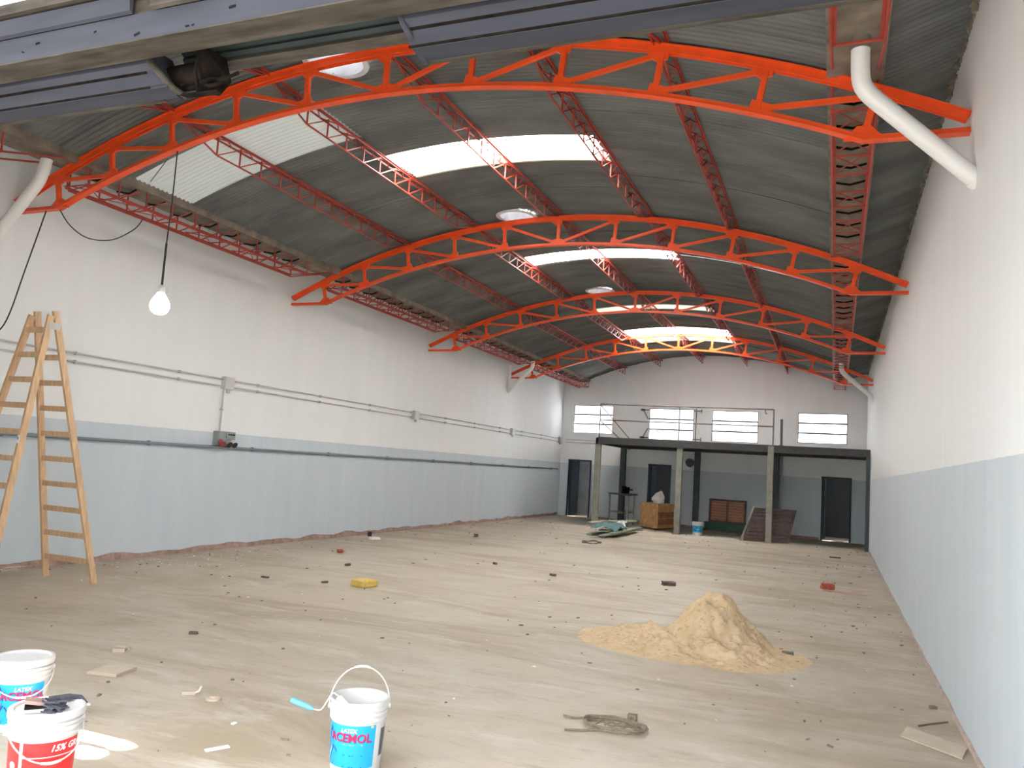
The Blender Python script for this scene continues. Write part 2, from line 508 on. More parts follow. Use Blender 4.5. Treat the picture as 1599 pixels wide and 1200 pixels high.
# ------------------------------------------------------------------ roof sheets
ceil = struct(empty('ceiling', (XC, 15, 5.0)), 'vaulted roof of corrugated sheets over steel trusses')
WAVE = 0.0765
def sheet(x0, x1, y0, y1, mat, zf, lift=0.0, hole=None, name='roof_sheet', nx=None):
    nx = nx or max(2, int((x1 - x0) / 0.24))
    ny = max(4, int(round((y1 - y0) / WAVE * 6)))
    if hole: nx = int((x1 - x0) / 0.03)
    mb = MB(); vs = []; fs = []
    for i in range(nx + 1):
        x = x0 + (x1 - x0) * i / nx
        for j in range(ny + 1):
            y = y0 + (y1 - y0) * j / ny
            vs.append((x, y, zf(x) + lift + 0.010 * math.sin(2 * PI * y / WAVE)))
    for i in range(nx):
        for j in range(ny):
            if hole:
                cx = x0 + (x1 - x0) * (i + 0.5) / nx; cy = y0 + (y1 - y0) * (j + 0.5) / ny
                if any(math.hypot(cx - hx, cy - hy) < hr for hx, hy, hr in hole if hr) or any(seg_d(cx, cy, p_, q_) < r_ for p_, q_, r_ in SUN_GAPS): continue
            a = i * (ny + 1) + j
            fs.append((a, a + ny + 1, a + ny + 2, a + 1))
    mb.add(vs, fs)
    return mb.build(name, mat, ceil, smooth=True)
def sun_hole(fx, fy, x_=0):
    z = 5.6
    for _ in range(6):
        hx, hy = fx - SUN_T.x * z, fy - SUN_T.y * z
        z = roofz(hx)
    return hx, hy
def seg_d(px_, py_, a, b):
    ax, ay = a; bx_, by_ = b
    dx, dy = bx_ - ax, by_ - ay
    t_ = max(0, min(1, ((px_ - ax) * dx + (py_ - ay) * dy) / (dx * dx + dy * dy)))
    return math.hypot(px_ - ax - dx * t_, py_ - ay - dy * t_)
SUN_GAPS = [(sun_hole(-4.02, 3.58), sun_hole(-3.66, 3.57), .045), (sun_hole(-3.80, 3.40), sun_hole(-3.70, 3.40), .055)]  # unseen roof holes added so sunlight lands beside the red bucket
VENTS = [(-5.02, 6.76, 0.31), (-5.03, 12.07, 0.30), (-5.13, 17.60, 0.29)]
PU = [-2.8, -1.5, 0.0, 1.5, 2.8]
def strips(y0, y1, special):
    """cut a row into sheets about a metre wide, keeping the special strips"""
    out = []; y = y0
    for a, b, mt in sorted(special) + [(y1, y1, None)]:
        n = max(1, round((a - y) / 1.02)) if a - y > 0.05 else 0
        out += [(y + (a - y) * k / n, y + (a - y) * (k + 1) / n, 'roof') for k in range(n)]
        if mt: out.append((a, b, mt))
        y = b
    return out
XA, XB, XCc, XD = XC - GIN - 0.02, XC - 1.5, XC + 1.5, XC + GIN + 0.02
rows = [
    (XA, XB, strips(YF, yback(XA) + .15, [(7.36, 8.44, 'milky')])),
    (XB, XCc, strips(YF, yback(XB) + .15, [(9.06, 9.74, 'skylight'), (9.74, 9.92, 'aged'), (14.32, 15.0, 'skylight'), (19.35, 19.9, 'aged'), (22.45, 23.55, 'skylight'), (23.55, 24.8, 'aged')])),
    (XCc, XD, strips(YF, yback(XCc) + .15, [])),
]
for x0, x1, ss in rows:
    for k, (a, b, mt) in enumerate(ss):
        ov = 0.06
        hole = [h for h in VENTS if x0 < h[0] < x1 and a - 0.4 < h[1] < b + 0.4]
        if any(x0 - .1 < q_[0][0] < x1 + .1 and a - .4 < q_[0][1] < b + .4 for q_ in SUN_GAPS): hole = hole + [(0, 0, 0)]
        nm = {'roof': 'roof_sheet', 'skylight': 'skylight_sheet', 'milky': 'milky_sheet', 'aged': 'aged_sheet'}[mt]
        o = sheet(x0 - 0.04, x1 + 0.04, a, min(b + ov, yback(x0) + 0.15), mt, roofz, 0.012 * (k % 2) + (0.02 if x0 == XB else 0), hole, nm)
        if mt == 'skylight': o['label'] = 'bright translucent skylight sheet'
        if mt == 'milky': o['label'] = 'whitish translucent sheet'
for sgn in (-1, 1):
    xa, xb = XC + sgn * (GOUT - 0.02), XC + sgn * 5.2
    lo, hi = min(xa, xb), max(xa, xb)
    for k, (a, b, mt) in enumerate(strips(YF, yback(lo) + .1, [])):
        sheet(lo - 0.02, hi + 0.02, a, b + 0.06, 'roof', lambda x: 5.05 + (abs(x - XC) - GOUT) / 0.64 * 0.23, 0.012 * (k % 2), None, 'eave_sheet', 3)
# mortar crumbs where the eave sheets meet the walls
for sgn, xw, lab in ((-1, XL, 'ragged mortar line under the eave sheets of the long wall'), (1, XR, 'ragged mortar line under the eave sheets of the near wall')):
    mb = MB(); rr = random.Random(3)
    y = YF + 0.3
    while y < yback(xw) - 0.1:
        s_ = rr.uniform(0.02, 0.05)
        mb.obox((xw - sgn * s_ * 0.3, y, 5.255 + rr.uniform(-0.02, 0.012)), (s_, s_ * 1.5, s_), Matrix.Rotation(rr.uniform(0, 3), 3, 'Z') @ Matrix.Rotation(rr.uniform(0, 3), 3, 'X'))
        y += rr.uniform(0.05, 0.11)
    o = mb.build('mortar_crumbs', 'gutter'); o['kind'] = 'stuff'; o['label'] = lab; o['category'] = 'mortar'

# valley gutters
for sgn, lab in ((-1, 'dirty zinc valley gutter above the long wall'), (1, 'dirty zinc valley gutter above the near wall')):
    a, b = sorted((XC + sgn * (GIN - 0.02), XC + sgn * (GOUT + 0.02)))
    y1 = yback(a) + 0.05
    mb = MB()
    prof = [(a, 5.12), (a, 4.985), (b, 4.985), (b, 5.12), (b + .012, 5.12), (b + .012, 4.97), (a - .012, 4.97), (a - .012, 5.12)]
    mb.prism(prof, 'y', YF + 0.2, y1)
    tag(mb.build('valley_gutter', 'gutter'), lab, 'gutter')

# ------------------------------------------------------------------ arch trusses
UB = [0, .95, 1.87, 2.76, 3.63, 4.45]
ZB = [5.345, 5.305, 5.185, 4.985, 4.735, 4.435]
def tz(u): return 5.835 - 0.0465 * u * u
def bzc(u):
    u = abs(u)
    return 5.345 - 0.046 * u * u
LAB_T = ['orange arch truss closest to the entrance with the bulb cable tied to it',
         'second orange arch truss from the entrance, behind the first bright skylight',
         'third orange arch truss from the entrance, behind the middle skylight',
         'last orange arch truss before the windows of the end wall']
for ti, Y in enumerate(YT):
    T = thing('roof_truss', (XC, Y, 4.4), LAB_T[ti], 'truss', 'arched roof trusses')
    N = 44
    top = [(XC - 5.2 + 10.392 * i / N, Y, tz(-5.2 + 10.392 * i / N) - 0.005) for i in range(N + 1)]
    prof = [(-.055, 0.0), (.055, 0.0), (.055, -.012), (.034, -.012), (.034, -.072), (.022, -.072), (.022, -.012), (-.022, -.012), (-.022, -.072), (-.034, -.072), (-.034, -.012), (-.055, -.012)]
    MB().arc_sweep(top, prof).build('top_chord', 'orange', T)
    bot = [(XL, Y, 4.425), (XC - 4.45, Y, 4.43)]
    bot += [(XC + u, Y, bzc(u)) for u in [-4.45 + 8.9 * i / 36 for i in range(1, 36)]]
    bot += [(XC + 4.45, Y, 4.43), (XR, Y, 4.425)]
    prof = [(-.045, 0.0), (-.045, -.010), (.045, -.010), (.045, 0.0), (.03, 0.0), (.03, .034), (.02, .034), (.02, 0.0), (-.02, 0.0), (-.02, .034), (-.03, .034), (-.03, 0.0)]
    MB().arc_sweep(bot, prof).build('bottom_chord', 'orange', T)
    for sgn in (-1, 1):
        for i, u in enumerate(UB):
            if i == 0 and sgn < 0: continue
            ub = u; zb = bzc(u) if i < 5 else 4.43
            ut = u * 1.02; zt = tz(ut) - 0.05
            B = Vector((XC + sgn * ub, Y, zb + 0.02)); Tp = Vector((XC + sgn * ut, Y, zt))
            MB().bar(B, Tp, 0.05, 0.042, (0, 1, 0)).build('post', 'orange', T)
            # gussets
            s_ = 0.085
            g = MB(); d = -sgn if i else 0
            if i == 0:
                g.prism([(B.x - .14, B.z - .02), (B.x + .14, B.z - .02), (B.x + .12, B.z + .055), (B.x + .05, B.z + .085), (B.x - .05, B.z + .085), (B.x - .12, B.z + .055)], 'y', Y - .016, Y + .016)
            elif i == 5:
                g.prism([(B.x - .15, B.z - .01), (B.x + .15, B.z - .01), (B.x + .05, B.z + .10), (B.x - .05, B.z + .10)], 'y', Y - .016, Y + .016)
            else:
                e = sgn
                g.prism([(B.x - e * .06, B.z - .02 + .03 * 0), (B.x + e * .12, B.z - .045), (B.x + e * .12, B.z + .045), (B.x - e * .04, B.z + .11), (B.x - e * .06, B.z + .05)], 'y', Y - .016, Y + .016)
            g.build('gusset', 'orange', T)
            g = MB(); e = sgn if i else 1
            g.prism([(Tp.x - e * .12, Tp.z + .03), (Tp.x + e * .06, Tp.z + .01), (Tp.x + e * .045, Tp.z - .09), (Tp.x - e * .05, Tp.z - .10), (Tp.x - e * .13, Tp.z - .045)], 'y', Y - .014, Y + .014)
            g.build('gusset', 'orange', T)
            if i > 0:
                ui = UB[i - 1]
                B2 = Vector((XC + sgn * (ui + .05), Y, bzc(ui) + 0.045)); T2 = Vector((XC + sgn * (ut - .04), Y, zt - 0.04))
                MB().bar(B2, T2, 0.04, 0.036, (0, 1, 0)).build('diagonal', 'orange', T)
        # small hangers to the gutter frame
    for sgn in (-1, 1):
        MB().bar((XC + sgn * 4.5, Y + .05, 4.80), (XC + sgn * 4.38, Y + .05, 5.0), .04, .04, (0, 1, 0)).build('gutter_bracket', 'shadedorange', T)

# ------------------------------------------------------------------ lattice purlins
LAB_P = ['lattice purlin crossing the whitish sheet near the long wall', 'lattice purlin along the long-wall end of the skylights',
         'lattice purlin along the crown of the roof, crossing the middle of the skylights', 'lattice purlin along the near-wall end of the skylights',
         'lattice purlin between the skylights and the near-wall gutter frame']
def lattice(T, x, y0, y1, zt, depth, bend0, bend1, mat, two=True, step=0.40):
    ho = 0.055 if two else 0.0
    for s_ in ((-1, 1) if two else (0,)):
        mb = MB()
        if two: mb.angle((x + s_ * ho, y0, zt), (x + s_ * ho, y1, zt), 0.026, 0.005, flip=s_)
        else: mb.bar((x, y0, zt), (x, y1, zt), .04, .032)
        mb.build('top_chord', mat, T)
    ya, yb = y0 + bend0, y1 - bend1
    mb = MB(); zb = zt - depth
    pts = ([(x, y0 + .04, zt - .03)] if bend0 > 0.1 else []) + [(x, ya, zb), (x, yb, zb)] + ([(x, y1 - .04, zt - .03)] if bend1 > 0.1 else [])
    mb.tube(pts, 0.0115, 6); mb.build('bottom_chord', mat, T)
    n = max(2, int(round((yb - ya) / step)))
    for k in range(n + 1):
        y = ya + (yb - ya) * k / n
        MB().bar((x, y, zb), (x, y, zt), .016, .016, (1, 0, 0)).build('web_post', mat, T)
        if k < n:
            y2 = ya + (yb - ya) * (k + 1) / n
            MB().bar((x, y, zb), (x, y2, zt - .01), .014, .014, (1, 0, 0)).build('web_diagonal', mat, T)
    if two:
        nn = int((y1 - y0) / 0.2)
        mb = MB()
        for k in range(nn):
            a = y0 + (y1 - y0) * k / nn; b = y0 + (y1 - y0) * (k + 1) / nn
            s_ = 1 if k % 2 else -1
            mb.bar((x - s_ * ho, a, zt - .02), (x + s_ * ho, b, zt - .02), .012, .012)
        mb.build('top_lacing', mat, T)
bays = [(YF + .2, YT[0])] + list(zip(YT[:-1], YT[1:])) + [(YT[3], None)]
for u, lab in zip(PU, LAB_P):
    x = XC + u
    T = thing('lattice_purlin', (x, 15, roofz(x) - .3), lab, 'purlin', 'lattice roof purlins')
    for y0, y1 in bays:
        last = y1 is None
        if last: y1 = yback(x) - 0.02
        lattice(T, x, y0 + .03, y1 - .03, roofz(x) - .035, 0.235, .1 if y0 < 3 else .7, .08 if last else .7, 'shadedorange')

# ------------------------------------------------------------------ gutter frames (two lattice beams with ties)
for sgn, lab in ((-1, 'ladder-like lattice frame carrying the gutter above the long wall'), (1, 'ladder-like lattice frame carrying the gutter above the near wall')):
    T = thing('gutter_frame', (XC + sgn * 4.38, 15, 4.7), lab, 'gutter frame', 'lattice gutter frames')
    for y0, y1 in bays:
        last = y1 is None
        e1 = yback(XC + sgn * 4.4) - 0.05 if last else y1 - .05
        b1 = 0.06 if last else 0.9
        ya, yb = y0 + .12, e1 - b1
        for u in (GIN + .01, GOUT - .01):
            x = XC + sgn * u
            lattice(T, x, y0 + .05, e1, 5.03 if u < 4.4 else 5.0, 0.28, .12, b1, 'shadedorange', two=False, step=0.45)
            MB().angle((x, ya, 4.765), (x, yb, 4.765), .035, .006, flip=1 if u < 4.4 else -1).build('lower_chord', 'shadedorange', T)
        n = int((yb - ya) / 0.46)
        xa, xb = XC + sgn * (GIN + .01), XC + sgn * (GOUT - .01)
        for k in range(n + 1):
            y = ya + (yb - ya) * k / n
            MB().bar((xa, y, 4.752), (xb, y, 4.752), .022, .012).build('tie', 'shadedorange', T)
            if k < n:
                y2 = ya + (yb - ya) * (k + 1) / n
                mb = MB(); ym = (y + y2) / 2
                mb.tube([(xa, ym, 4.95), ((xa + xb) / 2, ym + .05, 4.93), (xb, ym, 4.95)], .012, 6)
                mb.build('gutter_strap', 'rust', T)
                if k % 2 == 0 or k < 2:
                    mb = MB()
                    mb.tube([(xa, y, 4.77), (xb, y2, 4.77)], .007, 5); mb.tube([(xb, y, 4.775), (xa, y2, 4.775)], .007, 5)
                    mb.build('cross_brace', 'shadedorange', T)

# ------------------------------------------------------------------ roof vents
for (vx, vy, vr), lab in zip(VENTS, ('round white roof vent above the first truss', 'round white roof vent above the second truss', 'small round white roof vent above the third truss')):
    z = roofz(vx) + 0.02
    T = thing('roof_vent', (vx, vy, z - .05), lab, 'vent', 'round roof vents')
    MB().lathe((vx, vy, z), [(vr, -.045), (vr - .004, .30)], 36).build('throat', 'zincvent', T, True)
    MB().lathe((vx, vy, z), [(vr - .012, -.045), (vr + .045, -.04), (vr + .05, -.03), (vr - .01, -.03)], 36).build('flange', 'oldwhite', T, True)
    MB().lathe((vx, vy, z), [(vr - .005, .295), (vr * .86, .305), (vr * .60, .54), (.001, .555)], 28).build('leak_seal_drum', 'ventcap', T, True)  # drum added to block sun leaking between the vanes
    mb = MB(); n = 16
    for k in range(n):
        a0 = 2 * PI * k / n; a1 = a0 + 2 * PI / n * 1.35
        pts = []
        for q in range(5):
            f = q / 4
            rr = vr * (1.0 + .14 * math.sin(PI * f)); zz = z + .30 + .26 * f
            rr = rr * (1 - .35 * f * f)
            pts.append((rr, zz))
        vs = []; fs = []
        for rr, zz in pts:
            vs += [(vx + rr * math.cos(a0), vy + rr * math.sin(a0), zz), (vx + (rr * .93) * math.cos(a1), vy + (rr * .93) * math.sin(a1), zz)]
        for q in range(4):
            fs.append((q * 2, q * 2 + 1, q * 2 + 3, q * 2 + 2))
        mb.add(vs, fs)
    mb.build('turbine_vanes', 'ventcap', T)
    MB().lathe((vx, vy, z + .56), [(vr * .68, 0), (vr * .4, .05), (.001, .07)], 24).build('turbine_cap', M['ventcap'], T, True)

# ------------------------------------------------------------------ windows and doors in the end wall
def on_back(x, z, off=0.0):
    return Vector((x, yback(x) + off, z))
lab_w = ['steel window highest up beside the long wall', 'steel window behind the platform rail with stay arms', 'steel window over the middle of the platform', 'steel window beside the near wall with a clear lower pane']
for i, (x0, x1, z0, z1) in enumerate(WIN):
    T = struct(empty('window_%d' % (i + 1), on_back((x0 + x1) / 2, z0)), lab_w[i])
    mb = MB()
    off = 0.05
    for a, b in (((x0, z0), (x1, z0)), ((x0, z1), (x1, z1)), ((x0, z0), (x0, z1)), ((x1, z0), (x1, z1))):
        mb.bar(on_back(a[0], a[1], off), on_back(b[0], b[1], off), .05, .05, (0, 1, 0))
    mb.build('frame', 'darksteel', T)
    hs = [z0 + (z1 - z0) * k / 3 for k in (1, 2)]
    for h in hs:
        MB().bar(on_back(x0, h, off), on_back(x1, h, off), .05, .05, (0, 1, 0)).build('transom_bar', 'darksteel', T)
    for k in (1, 2):
        xm = x0 + (x1 - x0) * k / 3
        MB().bar(on_back(xm, z0, off), on_back(xm, z1, off), .010, .010, (0, 1, 0)).build('glazing_bar', 'conduit', T)
    for k in range(3):
        for j in range(3):
            xa, xb = x0 + (x1 - x0) * j / 3 + .008, x0 + (x1 - x0) * (j + 1) / 3 - .008
            za, zb = z0 + (z1 - z0) * k / 3 + .01, z0 + (z1 - z0) * (k + 1) / 3 - .01
            MB().add([on_back(xa, za, off + .02), on_back(xb, za, off + .02), on_back(xb, zb, off + .02), on_back(xa, zb, off + .02)], [(0, 1, 2, 3)]).build('pane', 'glass', T)
    if i == 1:
        for z in (z0 + .06, z1 - .06):
            s_ = 1 if z < 3.4 else -1
            mb = MB(); mb.bar(on_back(x0, z, -.04), on_back(x0 - .2, z, -.06), .03, .03); mb.obox(on_back(x0 - .22, z, -.06), (.14, .06, .07), Matrix.Identity(3))
            mb.bar(on_back(x0 - .2, z, -.06), on_back(x0 - .02, z + s_ * .33, -.04), .025, .025)
            mb.build('stay_arm', 'darksteel', T)
            mb = MB(); mb.bar(on_back(x1, z, -.04), on_back(x1 + .28, z, -.08), .03, .03); mb.bar(on_back(x1 + .28, z - .06, -.08), on_back(x1 + .28, z + .06, -.08), .03, .03)
            mb.build('stay_arm', 'steel', T)
        MB().bar(on_back(x1 + .09, z0 - .02, -.05), on_back(x1 + .09, z1 + .02, -.05), .03, .03).build('stay_rod', 'steel', T)
lab_d = ['dark doorway beside the long wall', 'dark doorway behind the wooden box', 'dark doorway beside the near wall']
for i, (x0, x1, z0, z1) in enumerate(DOOR):
    T = struct(empty('door_%d' % (i + 1), on_back((x0 + x1) / 2, 0)), lab_d[i])
    mb = MB()
    for a, b in (((x0 + .02, 0), (x0 + .02, z1)), ((x1 - .02, 0), (x1 - .02, z1)), ((x0, z1 - .02), (x1, z1 - .02))):
        mb.bar(on_back(a[0], a[1], .09), on_back(b[0], b[1], .09), .05, .24, (0, 1, 0))
    mb.build('door_frame', 'doorframe', T)
    # leaf standing open into the room
    hx = x0 + .05
    mb = MB(); ang = R(86)
    d = Vector((math.cos(ang), math.sin(ang), 0)); L = (x1 - x0) - .1
    p = on_back(hx, 0, .18)
    mb.bar(p + Vector((0, 0, z1 / 2)), p + d * L + Vector((0, 0, z1 / 2)), .04, z1 - .06)
    leaf = mb.build('door_leaf', 'doorframe', T)
    MB().bar(p + d * (L - .08) + Vector((.03, -.05, 1.0)), p + d * (L - .2) + Vector((.03, -.05, 1.0)), .02, .025).build('door_handle', 'steel', leaf)
    # small room behind the opening
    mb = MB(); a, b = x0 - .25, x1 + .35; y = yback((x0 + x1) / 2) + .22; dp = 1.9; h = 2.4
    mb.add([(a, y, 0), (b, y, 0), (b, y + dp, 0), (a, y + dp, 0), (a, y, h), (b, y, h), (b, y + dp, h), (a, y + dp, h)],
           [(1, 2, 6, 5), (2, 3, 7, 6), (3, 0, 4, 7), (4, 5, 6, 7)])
    mb.build('room_shell', 'roomwall' if i == 0 else 'shadedroom', T)

# ------------------------------------------------------------------ gateway lintel and shutter housings (overhead, at the entrance)
X0, X1 = -5.28, 0.60
mb = MB()
mb.prism([(2.10, 3.197), (2.225, 3.203), (2.225, 3.215), (2.112, 3.212), (2.112, 3.300), (2.13, 3.31), (2.13, 3.322), (2.10, 3.302)], 'x', X0, X1)
L = tag(mb.build('gate_lintel', 'shutter', base=(-2.3, 2.2, 3.19)), 'scuffed steel channel lintel across the top of the gateway', 'lintel')
mb = MB(); mb.prism([(2.098, 3.193), (2.228, 3.199), (2.228, 3.204), (2.098, 3.1985)], 'x', X0, X1); mb.build('rusty_lip', 'rustlip', L)
mb = MB(); mb.prism([(2.085, 3.312), (2.098, 3.305), (2.098, 3.378), (2.075, 3.372)], 'x', X0, -2.50); mb.build('upper_band', 'shutter', L)
mb = MB(); mb.prism([(2.085, 3.312), (2.098, 3.305), (2.098, 3.378), (2.075, 3.372)], 'x', -2.40, X1); mb.build('upper_band', 'rustlip', L)
mb = MB(); mb.prism([(2.06, 3.384), (2.12, 3.384), (2.12, 3.43), (2.06, 3.43)], 'x', X0, X1); mb.build('top_rail', 'rustlip', L)
mb = MB(); mb.prism([(2.112, 3.300), (2.2, 3.300), (2.2, 3.44), (2.112, 3.44)], 'x', X0, X1); mb.build('backing_plate', 'rustlip', L)
for k in range(9):
    xx = rnd.uniform(-3.4, -1.2); w_ = rnd.uniform(.01, .03)
    mb = MB(); mb.obox((xx, 2.0985, rnd.uniform(3.21, 3.29)), (w_, .002, w_ * .3), Matrix.Rotation(rnd.uniform(-.5, .5), 3, 'Y')); mb.build('paint_chip', 'rust', L)
PB = [(2.26, 3.232), (2.262, 3.205), (2.278, 3.183), (2.286, 3.180), (2.288, 3.172), (2.302, 3.130), (2.310, 3.128), (2.312, 3.121), (2.40, 3.118), (2.42, 3.126), (2.42, 3.30), (2.26, 3.30)]
def housing(x0, x1, skew0, skew1, lab):
    n = len(PB); vs = []
    for a, sk in ((x0, skew0), (x1, skew1)):
        for k, (y, z) in enumerate(PB):
            vs.append((a + sk * (3.24 - z) / .12, y, z))
    mb = MB(); mb.add(vs, [(j, (j + 1) % n, n + (j + 1) % n, n + j) for j in range(n)] + [tuple(range(n))[::-1], tuple(range(n, 2 * n))])
    o = tag(mb.build('shutter_housing', 'shutter'), lab, 'shutter housing', 'shutter housings under the lintel')
    for (y, z) in ((2.283, 3.178), (2.307, 3.1275)):
        MB().bar((x0 + .02, y, z), (x1 - .02, y, z), .007, .008).build('seam', 'rust', o)
    mb = MB(); mb.bar((x0 + .04, 2.405, 3.117), (x1 - .03, 2.405, 3.117), .02, .006); mb.build('edge_strip', 'rustlip', o)
    return o
h1 = housing(X0, -2.585, 0, .07, 'blue-grey shutter housing over the ladder side of the gateway, open broken end')
h2 = housing(-1.43, X1, .03, 0, 'blue-grey shutter housing over the near-wall side of the gateway')
mb = MB(); mb.tube(spline([(-2.59, 2.262, 3.24), (-2.565, 2.268, 3.20), (-2.53, 2.29, 3.16), (-2.515, 2.33, 3.13), (-2.50, 2.40, 3.118)], 4), .013, 8); mb.build('end_ring', 'rustlip', h1, True)
mb = MB(); mb.tube(spline([(-1.43, 2.262, 3.24), (-1.42, 2.268, 3.20), (-1.40, 2.29, 3.16), (-1.395, 2.33, 3.135), (-1.39, 2.40, 3.12)], 4), .012, 8); mb.build('end_ring', 'shutter', h2, True)
# slats of the rolled curtain seen in the gap
T = thing('rolled_shutter', (-1.95, 2.5, 3.27), 'dark rolled shutter curtain showing between the two housings', 'shutter')
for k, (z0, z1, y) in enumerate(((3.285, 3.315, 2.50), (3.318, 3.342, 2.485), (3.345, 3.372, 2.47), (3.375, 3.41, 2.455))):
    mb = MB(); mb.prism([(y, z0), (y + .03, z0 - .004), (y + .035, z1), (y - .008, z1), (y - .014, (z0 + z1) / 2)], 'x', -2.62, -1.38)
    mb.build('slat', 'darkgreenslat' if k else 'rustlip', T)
MB().bar((-2.62, 2.56, 3.39), (-1.38, 2.56, 3.39), .06, .10).build('back_plate', 'darksteel', T)
# torn bracket in the gap
T = thing('roller_bracket', (-2.45, 2.40, 3.11), 'rusty broken roller bracket hanging out of the open shutter housing', 'bracket')
mb = MB(); mb.tube([(-2.58, 2.40, 3.20), (-2.40, 2.40, 3.205)], .052, 14); mb.build('roller_end', 'rust', T, True)
mb = MB()
mb.add([(-2.40, 2.34, 3.30), (-2.39, 2.47, 3.30), (-2.36, 2.48, 3.20), (-2.375, 2.44, 3.13), (-2.43, 2.38, 3.118), (-2.42, 2.34, 3.19),
        (-2.388, 2.34, 3.30), (-2.378, 2.47, 3.30), (-2.348, 2.48, 3.20), (-2.363, 2.44, 3.125), (-2.42, 2.38, 3.112), (-2.408, 2.34, 3.19)],
       [(0, 1, 2, 3, 4, 5), (11, 10, 9, 8, 7, 6)] + [(j, (j + 1) % 6, 6 + (j + 1) % 6, 6 + j) for j in range(6)])
mb.build('torn_plate', 'rust', T)
for k in range(4):
    a = Vector((-2.55 + .05 * k, 2.36, 3.13 + .02 * (k % 2)))
    mb = MB(); mb.tube(spline([a, a + Vector((.04, .03, .025)), a + Vector((.10, .02, .01)), a + Vector((.15, .05, .045))], 4), .008, 6); mb.build('bent_strip', 'rust', T)
MB().bar((-2.52, 2.38, 3.112), (-2.33, 2.40, 3.118), .03, .006).build('lip_strip', 'rust', T)
# ------------------------------------------------------------------ white downpipes
def downpipe(pts, r, lab, stub=None):
    T = thing('downpipe', pts[-1], lab, 'pipe', 'white downpipes')
    path = [Vector(pts[0])]
    a, b, c = map(Vector, pts)
    path += bez(a + (b - a) * .35, b, b, b + (c - b) * .22, 8) + [c]
    MB().tube(path, r, 18).build('pipe', 'pvc', T, True)
    MB().tube([a + Vector((0, 0, .09)), a + Vector((0, 0, -.02))], r * 1.12, 18).build('gutter_outlet', 'gutter', T, True)
    d = (c - b).normalized()
    MB().tube([c - d * .02, c + d * .03], r * 1.1, 18).build('wall_collar', 'pvc', T, True)
    if stub:
        MB().tube([Vector(stub[0]), Vector(stub[1])], r, 14).build('wall_pipe', 'pvc', T, True)
    return T
downpipe([(.105, 6.06, 4.90), (.11, 6.12, 4.62), (.90, 6.42, 3.97)], .066, 'thick white downpipe slanting into the near wall below the first truss')
downpipe([(-8.66, 6.35, 4.94), (-8.70, 6.33, 4.66), (-9.47, 6.27, 3.80)], .066, 'thick white downpipe slanting into the long wall above the ladder')
downpipe([(-8.62, 22.75, 4.93), (-8.64, 22.75, 4.70), (-9.47, 22.95, 4.0)], .06, 'thin white downpipe forming a V at the far end of the long wall', [(-9.45, 22.92, 4.02), (-9.45, 22.92, 4.82)])
downpipe([(.09, 22.5, 4.93), (.10, 22.55, 4.70), (.90, 23.3, 4.10)], .06, 'white downpipe slanting into the near wall beside the last truss')

# ------------------------------------------------------------------ wiring on the long wall
xw = XL + .03
for z, lab in ((2.82, 'upper of the two thin conduits along the long wall'), (2.705, 'lower of the two thin conduits along the long wall')):
    T = thing('conduit', (xw, 17, z), lab, 'conduit', 'conduits on the long wall')
    MB().tube([(xw, YF + .3, z), (xw, 28.2, z)], .0135, 8).build('conduit_tube', 'conduit', T, True)
    y = 4.0
    while y < 28:
        MB().box((XL, y - .012, z - .022), (xw + .018, y + .012, z + .022)).build('clip', 'conduit', T)
        y += 1.85
T = thing('wall_rail', (xw, 17, 1.68), 'dark rail pipe running along the blue part of the long wall', 'pipe')
MB().tube([(xw, YF + .3, 1.69), (xw, 28.2, 1.69)], .024, 10).build('rail_tube', 'bluepipe', T, True)
y = 4.5
while y < 28:
    MB().box((XL, y - .015, 1.655), (xw + .02, y + .015, 1.725)).build('clip', 'bluepipe', T); y += 2.3
boxlab = ['white junction box above the socket panel', 'second white junction box along the conduits', 'third white junction box along the conduits', 'white junction box in the corner by the end wall']
for y, lab in zip((10.62, 17.15, 23.5, 28.25), boxlab):
    T = thing('junction_box', (XL, y, 2.66), lab, 'junction box', 'junction boxes on the long wall')
    mb = MB(); mb.box((XL, y - .11, 2.66), (XL + .085, y + .11, 2.865)); mb.build('body', 'plastic', T)
    MB().box((XL + .085, y - .10, 2.67), (XL + .094, y + .10, 2.855)).build('cover', 'plastic', T)
    MB().tube([(XL + .045, y + .02, 2.66), (XL + .045, y + .02, 2.60)], .03, 10).build('gland', 'conduit', T, True)
T = thing('drop_conduit', (xw, 10.6, 1.95), 'short vertical conduit dropping to the socket panel', 'conduit')
MB().tube([(xw, 10.55, 2.68), (xw, 10.55, 1.94)], .0135, 8).build('conduit_tube', 'conduit', T, True)
MB().box((XL, 10.53, 2.30), (xw + .018, 10.57, 2.33)).build('clip', 'conduit', T)
T = thing('socket_panel', (XL, 10.6, 1.72), 'grey industrial socket panel with red outlet on the long wall', 'socket panel')
MB().box((XL, 10.44, 1.725), (XL + .13, 10.82, 1.955)).build('body', 'boxgrey', T)
MB().box((XL + .13, 10.60, 1.85), (XL + .15, 10.80, 1.94)).build('breaker_window', 'boxgrey', T)
for k in range(3):
    MB().box((XL + .15, 10.63 + k * .055, 1.895), (XL + .162, 10.665 + k * .055, 1.92)).build('breaker', 'black', T)
for y, mt in ((10.47, 'plugred'), (10.63, 'boxgrey'), (10.75, 'conduit')):
    mb = MB(); c = Vector((XL + .13, y, 1.79)); d = Vector((.75, -.1, -.5)).normalized()
    mb.tube([c, c + d * .09], [.045, .05], 14); o = mb.build('outlet', mt, T, True)
    mb = MB(); mb.tube([c + d * .088, c + d * .10], .053, 14); mb.build('outlet_cap', 'plugred' if mt == 'plugred' else 'darksteel', o, True)
T = thing('corner_conduit', (-8.2, yback(-8.2) - .03, 2.72), 'pair of thin conduits crossing the end wall to the platform', 'conduit')
